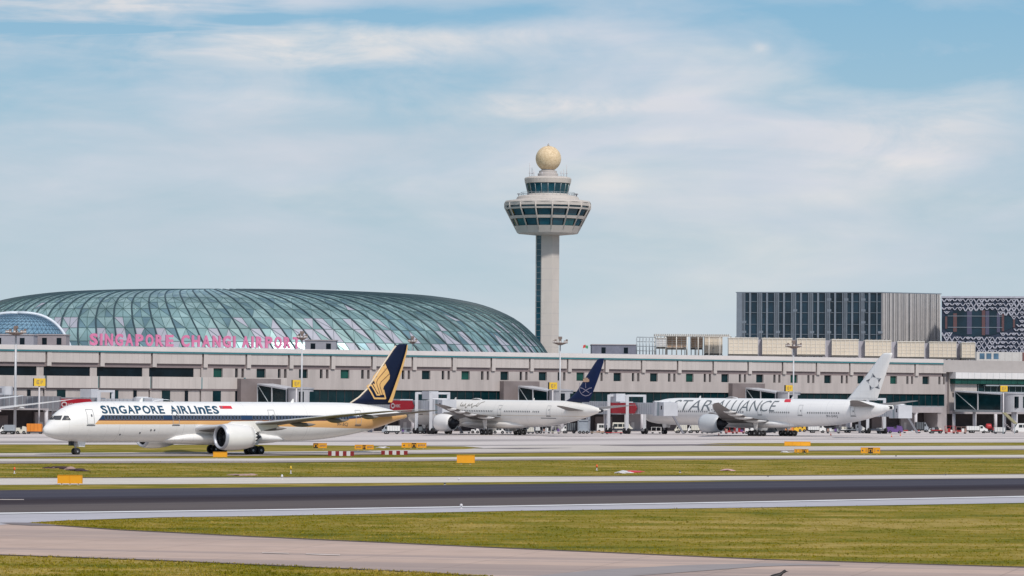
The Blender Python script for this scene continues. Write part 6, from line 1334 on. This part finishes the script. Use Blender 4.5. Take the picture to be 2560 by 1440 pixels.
truck(955, 1000, 1085.5, 'white ladder truck with two big dark wheels under the tail of the nearest airliner', m_vw, m_vg, -1, 1.9, 1.9, .3); cart(1003, 1030, 1085, 'low cart of mixed bags left of the dark compressor', m_vg, 1.3); truck(1046, 1064, 1085, 'small dark green ground power cart beside the bridge leg', m_vd, m_vd, 1, 1.7, 1.3, .4, name='ground_power_unit', cat='generator'); cart(1066, 1084, 1085, 'cart with pinkish load left of the chevroned engine', m_pk, 1.2)
cart(1148, 1176, 1084, 'small empty grey dolly between the engine and the left wheels', m_vg, .9, False, False); tug(1178, 1198, 1084, 'white tug left of the cream airliner main wheels', m_vw, 1, False); van(1232, 1262, 1084.5, 'white car behind the cream airliner main wheels', m_vw, 1, 1.5); cart(1264, 1280, 1084, 'grey cart just left of the right main wheels', m_vg)
container(1318, 1335, 1085, 1.0, 'small cream container right of the cream airliner wheels', m_vc); truck(1339, 1354, 1084.5, 'narrow white box cart beside the cream container', m_vw, m_vg, 1, 1.9, 1.2, .3, name='box_cart', cat='cart')
cart(1356, 1376, 1084, 'baggage cart with pale pink load in the middle of the apron', m_vg, 1.7); cart(1378, 1400, 1084.5, 'second baggage cart, right of the pale pink one', m_vc, 1.6)
truck(1403, 1441, 1084, 'white truck with dark blue window panel left of the grey loader', m_vd, m_vw, -1, 2.5, 1.9, .36); loader(1444, 1473, 1084.5, 'grey blue container loader on the apron below the navy tail')
van(1492, 1521, 1082, 'white minibus left of the larger white van', m_vw, -1, 2.2, True); cart(1476, 1510, 1085, 'low tan dolly train in front of the white minibus', mat('dolly_tan', (.45, .33, .22), .7), .8, False, True)
van(1530, 1582, 1081.5, 'large white van behind the red low cart', m_vc, 1, 2.45); cart(1514, 1556, 1086, 'red low cart in front of the large white van', m_vr, 1.0, False, False)
for k, (px, w_) in enumerate(((1534, 0),)):
    p = G(px, 1085.6); wk = thing('person', 'ground worker standing on the red low cart', 'person', (p.x, p.y, .5))
    # one continuous body grown from a skeleton
    jt = [(0, 0, .92), (0, 0, 1.15), (0, 0, 1.42), (0, 0, 1.53), (0, -.01, 1.66), (-.19, 0, 1.40), (-.25, -.02, 1.12), (-.24, -.12, .90), (.19, 0, 1.40), (.25, -.02, 1.12), (.24, -.14, .92), (-.09, 0, .86), (-.11, -.02, .47), (-.12, 0, .06), (-.12, -.12, .03), (.09, 0, .86), (.11, .02, .47), (.12, .02, .06), (.12, -.10, .03)]
    eg = [(0, 1), (1, 2), (2, 3), (3, 4), (2, 5), (5, 6), (6, 7), (2, 8), (8, 9), (9, 10), (0, 11), (11, 12), (12, 13), (13, 14), (0, 15), (15, 16), (16, 17), (17, 18)]
    rad = [.13, .13, .14, .055, .10, .06, .045, .035, .06, .045, .035, .085, .06, .045, .035, .085, .06, .045, .035]
    me = bpy.data.meshes.new('body'); me.from_pydata(jt, eg, []); bo = inst('body', me, wk); md = bo.modifiers.new('skin', 'SKIN'); bo.modifiers.new('sub', 'SUBSURF').render_levels = 1
    for v_, r_ in zip(me.skin_vertices[0].data if me.skin_vertices else [], rad): v_.radius = (r_, r_)
    me.materials.append(mat('overalls_dark', (.03, .035, .05), .8))
cart(1628, 1653, 1084, 'white flat cargo cart between the bridge wheels', m_vw, 1.5, True, False)
truck(1686, 1717, 1083.5, 'cream equipment truck below the grey lettering start', m_vc, m_vc, -1, 2.3, 1.8); truck(1719, 1748, 1083, 'cream box truck with a leaning worker stand left of the engine', m_vc, m_vw, -1, 2.6, 1.9); cart(1752, 1772, 1084, 'low dark dolly under the big grey engine, left one', m_vg, .8, False); cart(1776, 1806, 1084, 'low dark dolly under the big grey engine, right one', m_vg, .8, False)
cart(1812, 1836, 1085, 'red and white baggage cart right of the big grey engine', m_vr, 1.9); cart(1838, 1862, 1084.5, 'second red baggage cart beside the white tug', m_vr, 2.0); tug(1862, 1884, 1085, 'white tug touching the left main wheels of the white airliner', m_vw, 1, False, 1.7)
cart(1908, 1940, 1083, 'white low cart between the main wheels of the white airliner', m_vw, .9, False); truck(1958, 1996, 1084, 'orange belt loader behind the right main wheels', m_vo, m_vy, 1, 1.9, 2.4, .34, name='belt_loader', cat='loader'); tug(1996, 2014, 1080, 'yellow topped tug right of the orange belt loader', m_vy, 1, True, 1.6)
truck(2020, 2064, 1082.5, 'white pump truck with window right of the yellow tug', m_vw, m_vw, 1, 2.4, 2.2, .4); cart(2066, 2100, 1084, 'dark cart of mixed crates left of the white pickup', m_vd, 1.5)
truck(2102, 2168, 1082.5, 'long white pickup truck with frame under the tail of the white airliner', m_vw, m_vw, 1, 1.2, 2.1, .45, flat=True, name='pickup_truck'); truck(2192, 2216, 1084, 'white tow bar tractor at the foot of the bridge leg', m_vw, m_vd, 1, 1.4, 1.0, .4, name='tow_tractor', cat='tractor')
tug(2217, 2256, 1083.5, 'purple tug on the apron above the two orange cones', m_vp, 1, False, 2.0); cart(2258, 2302, 1083, 'white flat trailer between the purple tug and the dark truck', m_vw, .9, False); truck(2288, 2320, 1080.5, 'dark truck with pale windscreen behind the white trailer', m_vd, m_vg, 1, 2.6, 2.5, .35)
truck(2320, 2356, 1084, 'white tractor loaded with red and white cylinders', m_vr, m_vw, -1, 1.7, 1.3, .2, flat=True, name='cylinder_truck'); cart(2362, 2388, 1084.5, 'baggage cart with dark red load right of the cylinders', m_vr, 1.9); cart(2390, 2416, 1084.5, 'baggage cart with pinkish load left of the long white tractor', m_pk, 1.7)
truck(2416, 2468, 1083, 'long white aircraft tractor with oval windows at the right', m_vw, m_vw, 1, 1.8, 2.0, .4, name='aircraft_tractor', cat='tractor'); truck(2464, 2486, 1082, 'red tank cart between the long tractor and the cream box cart', m_vr, m_vr, 1, 2.2, 1.4, .3, tank=True, name='tank_cart', cat='cart'); container(2486, 2512, 1084.5, 1.1, 'white box cart with red top left of the grey stairs', m_vw)
van(2532, 2580, 1082.5, 'white van cut by the right edge of the picture', m_vw, -1, 2.5)
# covered stairs at the right
sp0 = PX(2528, 925); stt = thing('passenger_stairs', 'olive topped stairs slanting down below the right glazed walkway', 'stairs', (PX(2506, 925).x, 925, 0)); x1_ = sp0.x - PX(2506, 925).x + .8
mb = MB(); mb.rings([[(0, 0, 5.4), (0, 2, 5.4), (.9, 2, 5.4), (.9, 0, 5.4)], [(x1_, 0, 2.6), (x1_, 2, 2.6), (x1_ + .9, 2, 2.6), (x1_ + .9, 0, 2.6)]], mat('stair_olive', (.30, .28, .17), .7), smooth=False); mb.build('roof', stt)
for k in range(8): q2 = MB(); q2.box(.2 + k * x1_ / 8, .2 + (k + 1) * x1_ / 8, .2, 1.8, 2.9 - k * .35, 3.1 - k * .35, m_slab); q2.build('step', stt)
for x in (0.1, x1_): q2 = MB(); q2.box(x, x + .2, .1, .3, 0, 2.6 if x > 1 else 5, m_mull); q2.build('post', stt)
